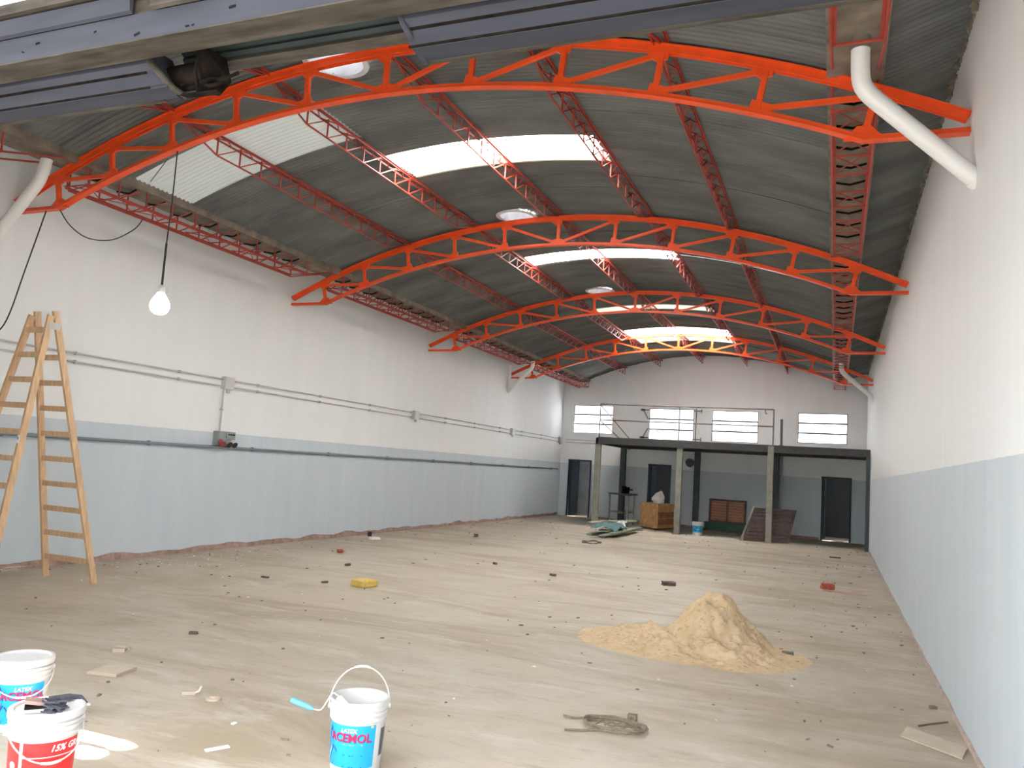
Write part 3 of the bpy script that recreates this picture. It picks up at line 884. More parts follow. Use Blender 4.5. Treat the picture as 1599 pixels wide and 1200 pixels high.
for z in (2.80, 2.70):
    MB().tube([on_back(-9.35, z, -.02), on_back(-6.98, z, -.02)], .012, 8).build('conduit_tube', 'conduit', T, True)

# ------------------------------------------------------------------ hanging bulb and loose cables
T = thing('hanging_bulb', (-6.975, 6.65, 3.1), 'large lit bulb hanging on a black cable from the first truss', 'lamp')
MB().tube([(-6.975, 6.65, 4.99), (-6.98, 6.66, 4.4), (-6.985, 6.65, 3.9)], .0075, 6).build('cable', 'black', T, True)
MB().tube([(-6.985, 6.65, 3.92), (-6.985, 6.65, 3.43)], .012, 6).build('taped_cable', 'black', T, True)
MB().lathe((-6.985, 6.65, 3.33), [(.038, 0), (.042, .05), (.036, .10), (.012, .115)], 16).build('socket', 'plastic', T, True)
prof = [(.001, -.225), (.045, -.218), (.080, -.195), (.100, -.155), (.104, -.115), (.092, -.07), (.066, -.025), (.044, .005), (.040, .02)]
MB().lathe((-6.985, 6.65, 3.335), prof, 24).build('glass', 'bulb', T, True)
T = thing('loose_cable', (-8.9, 6.6, 2.7), 'black cable hanging from the first truss down behind the ladder', 'cable')
MB().tube(spline([(-8.98, 6.66, 4.44), (-9.03, 6.62, 4.1), (-9.12, 6.57, 3.6), (-9.22, 6.54, 3.15), (-9.33, 6.52, 2.93), (-9.42, 6.42, 2.83), (-9.46, 6.2, 2.83)], 5), .008, 6).build('cable_run', 'black', T, True)
T = thing('looped_cable', (-8.9, 7.4, 4.2), 'black cable sagging from the first truss to the gutter frame', 'cable')
MB().tube(spline([(-8.76, 6.66, 4.43), (-8.70, 6.78, 4.26), (-8.70, 7.05, 4.18), (-8.75, 7.45, 4.28), (-8.84, 7.85, 4.55), (-8.85, 7.98, 4.74)], 6), .007, 6).build('cable_run', 'black', T, True)
T = thing('tie_wire', (-7.4, 7.4, 5.0), 'thin wire running from the first truss up to the whitish sheet', 'cable')
MB().tube([(-7.15, 6.69, 4.93), (-8.40, 7.62, 5.09)], .005, 5).build('wire_run', 'black', T)

# ------------------------------------------------------------------ step ladder
T = thing('step_ladder', (-8.5, 6.5, 0), 'tall wooden double step ladder standing by the long wall', 'ladder')
AZ = 3.08
def rail_pt(side, back, z):           # side -1 / +1 across, back: 1 = section towards the end wall
    f = z / AZ
    bx = -8.475 + side * .40; tx = -8.575 + side * .155
    by = 7.165 if back else 5.84; ty = 6.53 if back else 6.46
    return Vector((bx + (tx - bx) * f, by + (ty - by) * f, z))
for back in (True, False):
    for side in (-1, 1):
        a, b = rail_pt(side, back, 0), rail_pt(side, back, AZ + (.06 if back else .0))
        MB().bar(a, b, .032, .075, (0, 1, 0)).build('rail', 'pine', T)
    zs = [.25 + .295 * i for i in range(9 if back else 10)]
    for z in zs:
        a, b = rail_pt(-1, back, z), rail_pt(1, back, z)
        MB().bar(a, b, .028, .062).build('rung', 'pine', T)
for side in (-1, 1):
    p = (rail_pt(side, True, 2.96) + rail_pt(side, False, 2.96)) / 2
    mb = MB(); mb.box((p.x + side * .018, p.y - .075, 2.92), (p.x + side * .024, p.y + .075, 3.0)); mb.box((p.x - .012, p.y - .082, 2.94), (p.x + .012, p.y - .078, 2.98))
    mb.build('hinge', 'conduit', T)
p = rail_pt(1, False, 1.62)
MB().obox((p.x + .003, p.y - .040, p.z), (.034, .004, .13), Matrix.Rotation(R(-2), 3, 'X')).build('sticker', 'print', T)
mb = MB(); mb.obox((p.x + .003, p.y - .043, p.z + .03), (.026, .003, .03), Matrix.Identity(3)); mb.obox((p.x + .003, p.y - .041, p.z - .04), (.026, .003, .025), Matrix.Identity(3))
mb.build('sticker_print', 'handleblue', T)

# ------------------------------------------------------------------ lettering helper
def text_faces(s, size, shear=0.0):
    cu = bpy.data.curves.new('lettering_source', 'FONT'); cu.body = s; cu.size = size; cu.align_x = 'CENTER'; cu.shear = shear; cu.resolution_u = 3; cu.offset = size * .022
    ob = bpy.data.objects.new('lettering_source', cu); col.objects.link(ob)
    dg = bpy.context.evaluated_depsgraph_get()
    me = bpy.data.meshes.new_from_object(ob.evaluated_get(dg))
    vs = [v.co.copy() for v in me.vertices]; fs = [tuple(p.vertices) for p in me.polygons]
    bpy.data.objects.remove(ob); bpy.data.curves.remove(cu); bpy.data.meshes.remove(me)
    return vs, fs

# ------------------------------------------------------------------ paint buckets
def bucket(c, h, r0, r1, lab, view, lid=False, bail=None):
    c = Vector(c)
    T = thing('paint_bucket', c, lab, 'bucket', 'twenty litre paint buckets')
    rad = lambda z: r0 + (r1 - r0) * z / h
    prof = [(r0 * .96, 0.0), (r0, .012)]
    prof += [(rad(z), z) for z in (h * .2, h * .4, h * .6, h * .72)]
    for z in (.755, .835, .90):
        prof += [(rad(z * h) + .001, z * h - .012), (rad(z * h) + .009, z * h - .008), (rad(z * h) + .009, z * h + .004), (rad(z * h) + .001, z * h + .010)]
    prof += [(r1, h - .02), (r1 + .008, h - .016), (r1 + .008, h), (r1 - .002, h)]
    prof += [(r1 - .006, h - .01), (rad(h * .5) - .006, h * .5), (r0 - .006, .012), (.001, .010)]
    MB().lathe(c, prof, 48, cap0=True).build('body', 'plastic', T, True)
    def curved(th0, th1, z0, z1, off, mat, name, par, n=24):
        vs = []; fs = []
        for i in range(n + 1):
            a = view + th0 + (th1 - th0) * i / n
            for z in (z0, z1):
                r_ = rad(z) + off
                vs.append(c + Vector((r_ * math.cos(a), r_ * math.sin(a), z)))
        for i in range(n): fs.append((i * 2, i * 2 + 2, i * 2 + 3, i * 2 + 1))
        return MB().add(vs, fs).build(name, mat, par, True)
    def wrap(vs, fs, thc, zc, off, mat, name, par):
        out = []
        for v in vs:
            z = zc + v.y; r_ = rad(z) + off
            a = view + thc + v.x / r_
            out.append(c + Vector((r_ * math.cos(a), r_ * math.sin(a), z)))
        return MB().add(out, fs).build(name, mat, par)
    if lid:
        lp = [(r1 + .012, h - .022), (r1 + .014, h - .004), (r1 + .012, h + .012), (r1 + .004, h + .016), (r1 - .01, h + .014), (r1 - .016, h + .004), (r1 * .6, h + .003), (.001, h + .003)]
        MB().lathe(c, lp, 48).build('lid', 'plastic', T, True)
    if bail:
        zc, rz, tilt, sag, turn = bail
        pts = []
        sd = Vector((math.cos(view + PI / 2 + turn), math.sin(view + PI / 2 + turn), 0)); fr = Vector((math.cos(view + turn), math.sin(view + turn), 0))
        for i in range(25):
            a = PI * i / 24
            lx = math.cos(a) * (rad(zc) + .014); hh = math.sin(a) * rz
            if tilt > 1.6:      # hanging down round the front of the bucket
                pts.append(c + sd * lx + fr * (math.sin(a) * (rad(zc) + .016)) + Vector((0, 0, zc - hh)))
            else:
                pts.append(c + sd * lx + fr * (hh * math.sin(tilt)) + Vector((0, 0, zc + hh * math.cos(tilt))))
        b = MB().tube(pts, .0036, 7).build('bail_handle', 'plastic', T, True)
        MB().tube(pts[10:15], [.006, .0075, .0075, .0075, .006], 8).build('hand_grip', 'plastic', b, True)
        for s_ in (-1, 1):
            q = c + sd * s_ * (rad(zc) + .008) + Vector((0, 0, zc))
            MB().tube([q - sd * s_ * .01, q + sd * s_ * .012], .014, 12).build('ear', 'plastic', T, True)
    return T, curved, wrap

def acemol(T, curved, wrap, h, th0, th1, thc):
    z0, z1 = h * .12, h * .695
    Lb = curved(th0, th1, z0, z1, .0015, 'cyan', 'label', T)
    vs, fs = text_faces('LATEX', .030, .12); wrap(vs, fs, thc - .02, h * .60, .0028, 'print', 'lettering', Lb)
    vs, fs = text_faces('ACEMOL', .062, .05); 
    wrap([Vector((v.x + .0025, v.y - .003, 0)) for v in vs], fs, thc, h * .475, .0026, 'navy', 'lettering_shadow', Lb)
    wrap(vs, fs, thc, h * .475, .0036, 'crimson', 'lettering', Lb)
    # brush-stroke mountain at the label edge
    def stroke(poly, mat, off=.0024):
        pts = [Vector((a, b, 0)) for a, b in poly]
        wrap(pts, [tuple(range(len(pts)))], thc, h * .40, off, mat, 'brush_stroke', Lb)
    s = h / .38
    stroke([(-.125 * s, .10 * s), (-.105 * s, .055 * s), (-.145 * s, .055 * s)], 'navy')
    stroke([(-.145 * s, .055 * s), (-.105 * s, .055 * s), (-.098 * s, .03 * s), (-.112 * s, -.02 * s), (-.15 * s, -.05 * s)], 'navy')
    stroke([(-.085 * s, -.005 * s), (-.07 * s, -.03 * s), (-.10 * s, -.10 * s), (-.135 * s, -.105 * s), (-.125 * s, -.07 * s)], 'navy')
    stroke([(-.102 * s, -.002 * s), (-.092 * s, -.004 * s), (-.122 * s, -.06 * s), (-.13 * s, -.058 * s)], 'navy')
    stroke([(-.15 * s, -.055 * s), (-.118 * s, -.012 * s), (-.112 * s, -.016 * s), (-.145 * s, -.075 * s)], 'skyprint', .003)
    for zz, wd, mt in ((.012, .115, 'skyprint'), (-.043, .10, 'navy'), (-.102, .115, 'navy')):
        vs, fs = text_faces({.012: 'interior - exterior', -.043: 'LATEX', -.102: 'exterior - interior'}[zz] if False else '- - - - - - -', .016)
        stroke([(-.03 * s, zz), (.015 * s, zz), (.015 * s, zz + .004), (-.03 * s, zz + .004)], mt, .0026)
        stroke([(.022 * s, zz), (.075 * s, zz), (.075 * s, zz + .004), (.022 * s, zz + .004)], mt, .0026)
    return Lb

VB = math.atan2(-3.95, 2.40)
T1, cv, wp = bucket((-2.40, 3.97, 0), .385, .134, .152, 'open white paint bucket with blue label and upright handle, roller on its rim', VB, bail=(.335, .205, -.10, 0, .05))
acemol(T1, cv, wp, .385, -1.75, .72, -.30)
cv(1.02, 1.75, .385 * .24, .385 * .62, .0015, 'greylabel', 'data_label', T1)
cv(.50, .62, .385 * .66, .385 * .69, .0022, 'yellow', 'yellow_tag', T1, 4)
VL = math.atan2(-3.5, 4.4)
T2, cv, wp = bucket((-4.42, 3.49, 0), .385, .134, .152, 'lidded white paint bucket with blue label behind the red one', VL, lid=True, bail=(.325, .125, 2.35, 0, .12))
acemol(T2, cv, wp, .385, -1.5, .95, .13)
VR = math.atan2(-2.93, 3.52)
T3, cv, wp = bucket((-3.515, 2.935, 0), .385, .134, .154, 'lidded white paint bucket with red label and brushes lying on top', VR, lid=True, bail=(.325, .145, 2.45, 0, .25))
Lr = cv(-.58, 1.35, .05, .385 * .70, .0015, 'red', 'label', T3)
L2 = cv(-1.6, -.70, .05, .385 * .70, .0015, 'red', 'label', T3)
vs, fs = text_faces('15% GRATIS', .042, .25); wp(vs, fs, .95, .385 * .585, .003, 'print', 'lettering', Lr)
vs = [Vector((.018 * math.cos(2 * PI * k / 16), .018 * math.sin(2 * PI * k / 16), 0)) for k in range(16)]
wp(vs, [tuple(range(16))], -.95, .385 * .42, .003, 'print', 'emblem', L2)
cv(-.58, 1.35, .385 * .52, .385 * .53, .0022, 'print', 'stripe', Lr)
VFb = math.atan2(-24.3, 3.7)
T4, cv, wp = bucket((-3.73, 24.35, 0), .40, .135, .152, 'small-looking blue and white bucket standing by the platform post', VFb, bail=(.35, .16, 2.2, 0, 0))
lb = cv(-1.4, 1.4, .10, .29, .0015, 'cyan', 'label', T4)
pts = [Vector((a, b, 0)) for a, b in ((-.08, .05), (-.03, .03), (-.01, -.05), (-.06, -.09), (-.10, -.02))]
wp(pts, [(0, 1, 2, 3, 4)], 0, .22, .003, 'navy', 'brush_stroke', lb)

# paint roller across the rim of the open bucket
vr_ = Vector((math.cos(VB + PI / 2), math.sin(VB + PI / 2), 0)); vf_ = Vector((math.cos(VB), math.sin(VB), 0))
bc = Vector((-2.40, 3.97, 0)); rz = .393
T = thing('paint_roller', bc + Vector((0, 0, .385)), 'small paint roller with light blue grip laid over the rim of the open bucket', 'paint roller')
rim = bc - vr_ * .148 + vf_ * .03 + Vector((0, 0, rz))
MB().tube([rim + vr_ * .035 + vf_ * .02 + Vector((0, 0, -.012)), rim + vr_ * .085 + vf_ * .075 + Vector((0, 0, -.045))], .022, 14).build('roller_sleeve', 'wool', T, True)
elbow = rim - vr_ * .06 + vf_ * .01 + Vector((0, 0, -.075))
MB().tube(spline([rim + vr_ * .07 + vf_ * .05 + Vector((0, 0, -.03)), rim + vr_ * .02 + vf_ * .01 + Vector((0, 0, .008)), rim - vr_ * .005 + Vector((0, 0, .008)), rim - vr_ * .035 + Vector((0, 0, -.045)), elbow, elbow - vr_ * .04 + Vector((0, 0, .005))], 5), .0035, 8).build('wire_arm', 'plastic', T, True)
ha = elbow - vr_ * .035 + Vector((0, 0, .004)); hb = ha - vr_ * .125 - vf_ * .02 + Vector((0, 0, .042))
MB().tube([ha, ha + (hb - ha) * .15, ha + (hb - ha) * .5, ha + (hb - ha) * .85, hb], [.009, .014, .0165, .0175, .014], 12).build('grip', 'handleblue', T, True)

# old brushes on the lid of the red bucket
rb = Vector((-3.515, 2.935, .389))
sd = Vector((math.cos(VR + PI / 2), math.sin(VR + PI / 2), 0)); ff = Vector((math.cos(VR), math.sin(VR), 0))
Rm = Matrix((sd, ff, Vector((0, 0, 1)))).transposed()
T = thing('paint_brush', rb, 'wide worn paintbrush with stiff dark bristles on the lid of the red bucket', 'brush')
MB().obox(rb + sd * -.055 + ff * .04 + Vector((0, 0, .045)), (.085, .07, .016), Rm @ Matrix.Rotation(.2, 3, 'Y')).build('stock', 'pinkwood', T)
MB().obox(rb + sd * -.055 + ff * .045 + Vector((0, 0, .026)), (.082, .068, .014), Rm).build('ferrule', 'rust', T)
MB().obox(rb + sd * -.052 + ff * .05 + Vector((0, 0, .010)), (.080, .066, .016), Rm).build('under_stock', 'conduit', T)
mb = MB(); rr = random.Random(5)
for k in range(70):
    a = rb + sd * rr.uniform(-.03, .02) + ff * rr.uniform(.0, .09) + Vector((0, 0, rr.uniform(.006, .05)))
    b = a + sd * rr.uniform(.03, .075) + ff * rr.uniform(-.03, .03) + Vector((0, 0, rr.uniform(-.03, .012)))
    b.z = max(b.z, rb.z + .005)
    mb.bar(a, b, .006, .006)
mb.build('bristles', 'rag', T)
T = thing('flat_brush', rb, 'dark brush lying over the edge of the lid of the red bucket', 'brush')
p = rb + sd * .055 + ff * -.085 + Vector((0, 0, .018))
MB().obox(p, (.10, .055, .016), Rm @ Matrix.Rotation(-.25, 3, 'Z')).build('head', 'rag', T)
MB().tube([p + sd * .04 - ff * .0 + Vector((0, 0, .004)), p + sd * .085 + ff * .01 + Vector((0, 0, .0)), p + sd * .115 + ff * .015 + Vector((0, 0, -.03))], [.012, .012, .008], 8).build('handle', 'rag', T, True)
mb = MB(); mb.tube(spline([p + sd * .092 + ff * .02 + Vector((0, 0, -.005)), p + sd * .098 + ff * .03 + Vector((0, 0, -.07)), p + sd * .10 + ff * .03 + Vector((0, 0, -.13))], 4), .0025, 5); mb.build('string', 'pinkwood', T)
T = thing('stirring_stick', (-4.35, 3.2, 0), 'pale wooden stirring stick leaning between the two lidded buckets', 'stick')
MB().bar((-4.28, 3.17, .004), (-4.42, 3.28, .36), .035, .010).build('stick_body', 'pine', T)

# ------------------------------------------------------------------ sand pile
def sand_h(x, y):
    dx, dy = x + 1.12, y - 8.78
    r_ = math.hypot(dx / 1.0, dy / .95)
    a = math.atan2(dy, dx)
    rough = noise.fractal(Vector((x * 3.2, y * 3.2, 0)), 0.9, 2.0, 5) * .06
    cone = .52 * max(0, 1 - r_ / (.54 + .05 * math.sin(3 * a + 1))) ** 1.0
    cone = min(cone, .43 + .03 * noise.noise(Vector((x * 9, y * 9, 2))))
    notch = .12 * math.exp(-((dx + .01) ** 2 + (dy + .15) ** 2) / .004) + .05 * math.exp(-((dx + .15) ** 2 + (dy + .08) ** 2) / .002)
    ex, ey = (x + 1.33) / 1.18, (y - 8.45) / .86
    apron = .19 * max(0, 1 - math.hypot(ex, ey)) ** 1.25
    tail = .10 * max(0, 1 - math.hypot((x + 1.75) / .62, (y - 8.52) / .33))
    fr = .06 * max(0, 1 - math.hypot((x + .85) / .55, (y - 8.15) / .55))
    h = cone + apron * .8 + tail * .6 + fr - notch
    return h + rough * min(1, max(0, h) / .06) + .030 * noise.fractal(Vector((x * 11, y * 11, 5)), .8, 2.1, 3) * min(1, max(0, h) / .07)
mb = MB(); nx, ny = 150, 130; vs = []; fs = []
xs0, xs1, ys0, ys1 = -2.65, -.10, 7.50, 9.75
for i in range(nx + 1):
    for j in range(ny + 1):
        x = xs0 + (xs1 - xs0) * i / nx; y = ys0 + (ys1 - ys0) * j / ny
        vs.append((x, y, sand_h(x, y) - .006))
keep = lambda k: vs[k][2] > -.004
for i in range(nx):
    for j in range(ny):
        a = i * (ny + 1) + j; q = (a, a + ny + 1, a + ny + 2, a + 1)
        if any(keep(k) for k in q): fs.append(q)
used = sorted({k for f in fs for k in f}); mp = {k: i for i, k in enumerate(used)}
mb.add([(vs[k][0], vs[k][1], max(vs[k][2], .001)) for k in used], [tuple(mp[k] for k in f) for f in fs])
tag(mb.build('sand_pile', 'sand', smooth=True), 'heap of yellow sand with a crumbled peak on the floor', 'sand pile')

# ------------------------------------------------------------------ loose things on the floor
def chunk(name, c, size, mat, lab, cat, rz=0.0, seed=1, tilt=0.0, group=None):
    """a broken block: a box whose corners and edge midpoints are jittered"""
    rr = random.Random(seed)
    bm = bmesh.new(); bmesh.ops.create_cube(bm, size=1.0)
    bmesh.ops.subdivide_edges(bm, edges=bm.edges[:], cuts=2, use_grid_fill=True)
    mat3 = Matrix.Rotation(rz, 3, 'Z') @ Matrix.Rotation(tilt, 3, 'Y')
    vs = []
    for v in bm.verts:
        p = Vector((v.co.x * size[0], v.co.y * size[1], v.co.z * size[2]))
        p += Vector([rr.uniform(-.07, .07) * s for s in size])
        vs.append(mat3 @ p)
    fs = [tuple(v.index for v in f.verts) for f in bm.faces]
    bm.free()
    zmin = min(v.z for v in vs)
    mb = MB().add([Vector(c) + v - Vector((0, 0, zmin)) for v in vs], fs)
    return tag(mb.build(name, mat), lab, cat, group)
# square tile
mb = MB(); c = Vector((-4.90, 4.60, 0)); Rz = Matrix.Rotation(R(12), 3, 'Z')
mb.obox(c + Vector((0, 0, .012)), (.235, .235, .020), Rz)
o = tag(mb.build('floor_tile', 'tile'), 'loose square beige tile lying near the buckets', 'tile')
mb = MB(); mb.obox(c + Vector((0, 0, .023)), (.225, .225, .002), Rz); mb.build('glaze', 'card', o)
# broken ring
T = thing('broken_ring', (-5.36, 5.10, 0), 'broken curved piece of pipe beyond the square tile', 'pipe piece')
a = [(-5.36 + .06 * math.cos(t_), 5.10 + .06 * math.sin(t_), .012) for t_ in [R(20 + 200 * i / 10) for i in range(11)]]
MB().tube(a, .010, 8).build('ring_arc', 'tile', T, True)
MB().obox((-5.33, 5.05, .014), (.09, .035, .028), Matrix.Rotation(R(35), 3, 'Z')).build('stub', 'tile', T)
# round disc cap
T = thing('round_cap', (-3.86, 4.50, 0), 'small round beige cap lying flat on the floor', 'cap')
MB().lathe((-3.86, 4.50, 0), [(.052, 0), (.052, .012), (.046, .016), (.030, .017), (.028, .026), (.001, .027)], 24, cap0=True).build('cap_body', 'tile', T, True)
T = thing('valve_fitting', (-4.05, 4.50, 0), 'small white fitting with a bent spout beside the round cap', 'fitting')
MB().obox((-4.07, 4.49, .012), (.085, .03, .022), Matrix.Rotation(R(40), 3, 'Z')).build('fitting_body', 'tile', T)
MB().tube(spline([(-4.05, 4.51, .015), (-4.02, 4.53, .02), (-4.01, 4.54, .055)], 4), .008, 8).build('spout', 'conduit', T, True)
mb = MB(); mb.obox((-3.20, 3.80, .006), (.135, .035, .007), Matrix.Rotation(R(62), 3, 'Z')); mb.obox((-3.20, 3.80, .011), (.05, .012, .004), Matrix.Rotation(R(62), 3, 'Z'))
tag(mb.build('plastic_strip', 'bag'), 'flat white plastic strip on the floor between the buckets', 'strip')
# yellow sponge block
mb = MB(); c = Vector((-5.70, 9.30, 0))
mb.obox(c + Vector((0, 0, .045)), (.24, .27, .085), Matrix.Rotation(R(-18), 3, 'Z'))
o = mb.build('sponge_block', 'yellow'); tag(o, 'yellow sponge block lying in the middle of the floor', 'block')
bv = o.modifiers.new('soft_edge', 'BEVEL'); bv.width = .012; bv.segments = 2
# rope
T = thing('rope_coil', (-1.35, 5.45, 0), 'frayed grey rope coiled loosely on the floor', 'rope')
rr = random.Random(11)
ring = []
for k in range(3):
    for i in range(22):
        a = 2 * PI * i / 22 + .3
        ring.append((-1.33 + (.19 + .018 * rr.uniform(-1, 1) + .012 * k) * math.cos(a), 5.47 + (.115 + .014 * rr.uniform(-1, 1) + .006 * k) * math.sin(a), .010 + .010 * k + .004 * rr.random()))
MB().tube(spline(ring, 2), .0075, 6).build('coil', 'rope', T, True)
MB().tube(spline([(-1.45, 5.56, .016), (-1.54, 5.55, .01), (-1.62, 5.50, .009), (-1.70, 5.50, .012)], 5), .0075, 6).build('loose_end', 'rope', T, True)
MB().tube(spline([(-1.30, 5.36, .016), (-1.40, 5.34, .01), (-1.50, 5.28, .009), (-1.60, 5.22, .010)], 5), .0075, 6).build('loose_end', 'rope', T, True)
for k in range(4):
    a = Vector((-1.45 + .06 * k, 5.40 + .03 * (k % 3), .02)); MB().tube(spline([a, a + Vector((.04, .05, .01)), a + Vector((.10, .03, .0)), a + Vector((.16, .06, .005))], 4), .0045, 5).build('strand', 'rope', T, True)
chunk('pebble', (-1.26, 5.68, 0), (.06, .05, .045), 'rope', 'round clod lying against the rope coil', 'stone', 0, 4)
# cardboard and lath by the near wall
T = thing('cardboard_sheet', (.70, 6.35, 0), 'flat dusty cardboard sheet lying against the near wall', 'cardboard')
mb = MB(); mb.add([(.46, 6.42, .012), (.80, 6.12, .012), (.86, 6.36, .020), (.52, 6.66, .022), (.46, 6.42, .004), (.80, 6.12, .004), (.86, 6.36, .012), (.52, 6.66, .014)],
                  [(0, 1, 2, 3), (4, 7, 6, 5), (0, 4, 5, 1), (1, 5, 6, 2), (2, 6, 7, 3), (3, 7, 4, 0)])
mb.build('sheet_panel', 'card', T)
MB().tube(spline([(.60, 6.72, .02), (.68, 6.78, .03), (.80, 6.84, .05)], 4), .008, 6).build('curled_edge', 'darkwood', T)
o = chunk('brick_piece', (-.08, 14.55, 0), (.19, .11, .09), 'redbrick', 'broken red brick near the near wall', 'brick', .3, 6)
mb = MB(); mb.bar((-.14, 14.28, .012), (.52, 14.20, .012), .06, .018)
tag(mb.build('lath', 'pinklath'), 'pinkish lath lying in front of the broken red brick', 'lath')
chunk('wood_offcut', (-2.37, 12.80, 0), (.20, .14, .055), 'darkwood', 'dark wood offcut on the floor beyond the sand heap', 'offcut', .5, 8)
chunk('rubble_lump', (-.40, 8.72, 0), (.11, .06, .03), 'steel', 'grey sliver at the foot of the sand heap', 'stone', .2, 9)
def px(p, z=0.0):
    d = rt * ((p[0] - 799.5) / FPX) - up * ((p[1] - 600) / FPX) + fw
    t_ = (z - EYE) / d.z
    return Vector((0, 0, EYE)) + d * t_
for k, (q, sz, mt, lab) in enumerate([
        ((414, 903), (.13, .05, .025), 'darkwood', 'dark chip on the floor between the ladder and the sponge block'),
        ((302, 991), (.09, .04, .03), 'darkwood', 'curled dark shaving on the floor beyond the square tile'),
        ((531, 864), (.12, .10, .07), 'redbrick', 'reddish lump of brick beyond the sponge block'),
        ((507, 911), (.10, .05, .03), 'steel', 'small grey lump beside the sponge block'),
        ((543, 884), (.13, .06, .04), 'darkwood', 'brown splinter just beyond the sponge block'),
        ((743, 839), (.16, .12, .08), 'darkwood', 'brown lump lying far out in the middle of the floor'),
        ((773, 882), (.12, .05, .04), 'darkwood', 'thin dark splinter in the middle of the floor'),
        ((863, 900), (.12, .07, .04), 'steel', 'dark stone in the middle of the floor'),
        ((1304, 872), (.30, .08, .03), 'darksteel', 'dark flat bar on the floor near the third doorway'),
        ((1457, 1107), (.05, .035, .02), 'rope', 'brown crumb on the floor by the near wall'),
        ((577, 838), (.07, .07, .09), 'black', 'small black cap near the foot of the long wall'),
        ((585, 843), (.22, .10, .05), 'bag', 'white plaster crumb near the foot of the long wall'),
        ((20, 888), (.55, .30, .05), 'card', 'folded cardboard lying against the long wall behind the ladder'),
        ((20, 1146), (.10, .06, .02), 'bag', 'white chip standing in for a sunlit spot beside the blue bucket')]):  # last chip is a bright spot of sun made as a white piece
    chunk('floor_scrap', px(q), tuple(x_ * (.8 if k < 9 else 1) for x_ in sz), mt, lab, 'scrap', .4 * k, 20 + k, group='scraps on the floor')
T = thing('wire_loop', px((924, 848)), 'thin dark wire hoop lying on the floor before the scrap pile', 'wire')
c = px((924, 848))
MB().tube([(c.x + .21 * math.cos(2 * PI * i / 28), c.y + .34 * math.sin(2 * PI * i / 28), .014 + .01 * math.sin(i)) for i in range(28)], .014, 6, closed=True).build('hoop', 'darksteel', T, True)
# countless crumbs
mb = MB(); rr = random.Random(21)
for k in range(420):
    y = 3.6 + 22 * rr.random() ** 1.5; x = rr.uniform(XL + .1, XR - .1)
    if rr.random() < .35: x = XR - .1 - abs(rr.gauss(0, 1.0))
    if rr.random() < .2: x = XL + .1 + abs(rr.gauss(0, .6))
    x = min(max(x, XL + .08), XR - .08)
    s_ = rr.uniform(.005, .017) * (1 + y * .02)
    mb.obox((x, y, s_ * .25), (s_ * rr.uniform(.8, 2.6), s_, s_ * .6), Matrix.Rotation(rr.uniform(0, PI), 3, 'Z') @ Matrix.Rotation(rr.uniform(-.3, .3), 3, 'X'))
o = mb.build('floor_crumbs', 'rope'); o['kind'] = 'stuff'; o['label'] = 'dark crumbs and grit scattered over the floor'; o['category'] = 'grit'
mb = MB()
for k in range(160):
    y = 3.6 + 16 * rr.random() ** 1.4; x = rr.uniform(XL + .1, XR - .1); s_ = rr.uniform(.006, .018) * (1 + y * .02)
    if rr.random() < .5: x = XL + .2 + abs(rr.gauss(0, .7)); y = rr.uniform(8.2, 11.5)
    mb.obox((x, y, s_ * .2), (s_ * rr.uniform(.8, 2), s_, s_ * .4), Matrix.Rotation(rr.uniform(0, PI), 3, 'Z'))
o = mb.build('plaster_flakes', 'bag'); o['kind'] = 'stuff'; o['label'] = 'white plaster flakes scattered over the floor'; o['category'] = 'flakes'

# ------------------------------------------------------------------ steel platform at the end wall
MZ = 2.735; MX0, MX1, MY = -6.86, XR - .01, 24.0
T = thing('steel_platform', (-3, 26, 0), 'dark steel mezzanine platform on posts along the end wall', 'platform')
mb = MB(); mb.prism([(MY, MZ), (MY, MZ - .19), (MY + .07, MZ - .19), (MY + .07, MZ - .178), (MY + .012, MZ - .178), (MY + .012, MZ - .012), (MY + .07, MZ - .012), (MY + .07, MZ)], 'x', MX0, MX1); mb.build('front_beam', 'darksteel', T)
MB().add([(MX0, MY, MZ - .19), (MX0 + .07, MY, MZ - .19), (MX0 + .07, yback(MX0), MZ - .19), (MX0, yback(MX0), MZ - .19), (MX0, MY, MZ), (MX0 + .07, MY, MZ), (MX0 + .07, yback(MX0), MZ), (MX0, yback(MX0), MZ)],
         [(0, 3, 2, 1), (4, 5, 6, 7), (0, 1, 5, 4), (1, 2, 6, 5), (2, 3, 7, 6), (3, 0, 4, 7)]).build('side_beam', 'darksteel', T)
for k in range(9):
    a = MX0 + .07 + (MX1 - MX0 - .07) * k / 9; b = MX0 + .07 + (MX1 - MX0 - .07) * (k + 1) / 9 - .006
    MB().add([(a, MY + .02, MZ), (b, MY + .02, MZ), (b, yback(b), MZ), (a, yback(a), MZ), (a, MY + .02, MZ + .02), (b, MY + .02, MZ + .02), (b, yback(b), MZ + .02), (a, yback(a), MZ + .02)],
             [(0, 3, 2, 1), (4, 5, 6, 7), (0, 1, 5, 4), (1, 2, 6, 5), (2, 3, 7, 6), (3, 0, 4, 7)]).build('deck_plate', 'darksteel', T)
for k in range(1, 5):
    y = MY + .75 * k
    MB().bar((MX0 + .07, y, MZ - .06), (MX1, y, MZ - .06), .05, .12).build('joist', 'darksteel', T)
mb = MB(); mb.add([on_back(MX0 + .07, MZ - .17, -.10), on_back(MX1, MZ - .17, -.10), on_back(MX1, MZ - .17, 0), on_back(MX0 + .07, MZ - .17, 0), on_back(MX0 + .07, MZ, -.10), on_back(MX1, MZ, -.10), on_back(MX1, MZ, 0), on_back(MX0 + .07, MZ, 0)],
                  [(0, 3, 2, 1), (4, 5, 6, 7), (0, 1, 5, 4), (1, 2, 6, 5), (2, 3, 7, 6), (3, 0, 4, 7)]); mb.build('rear_beam', 'darksteel', T)
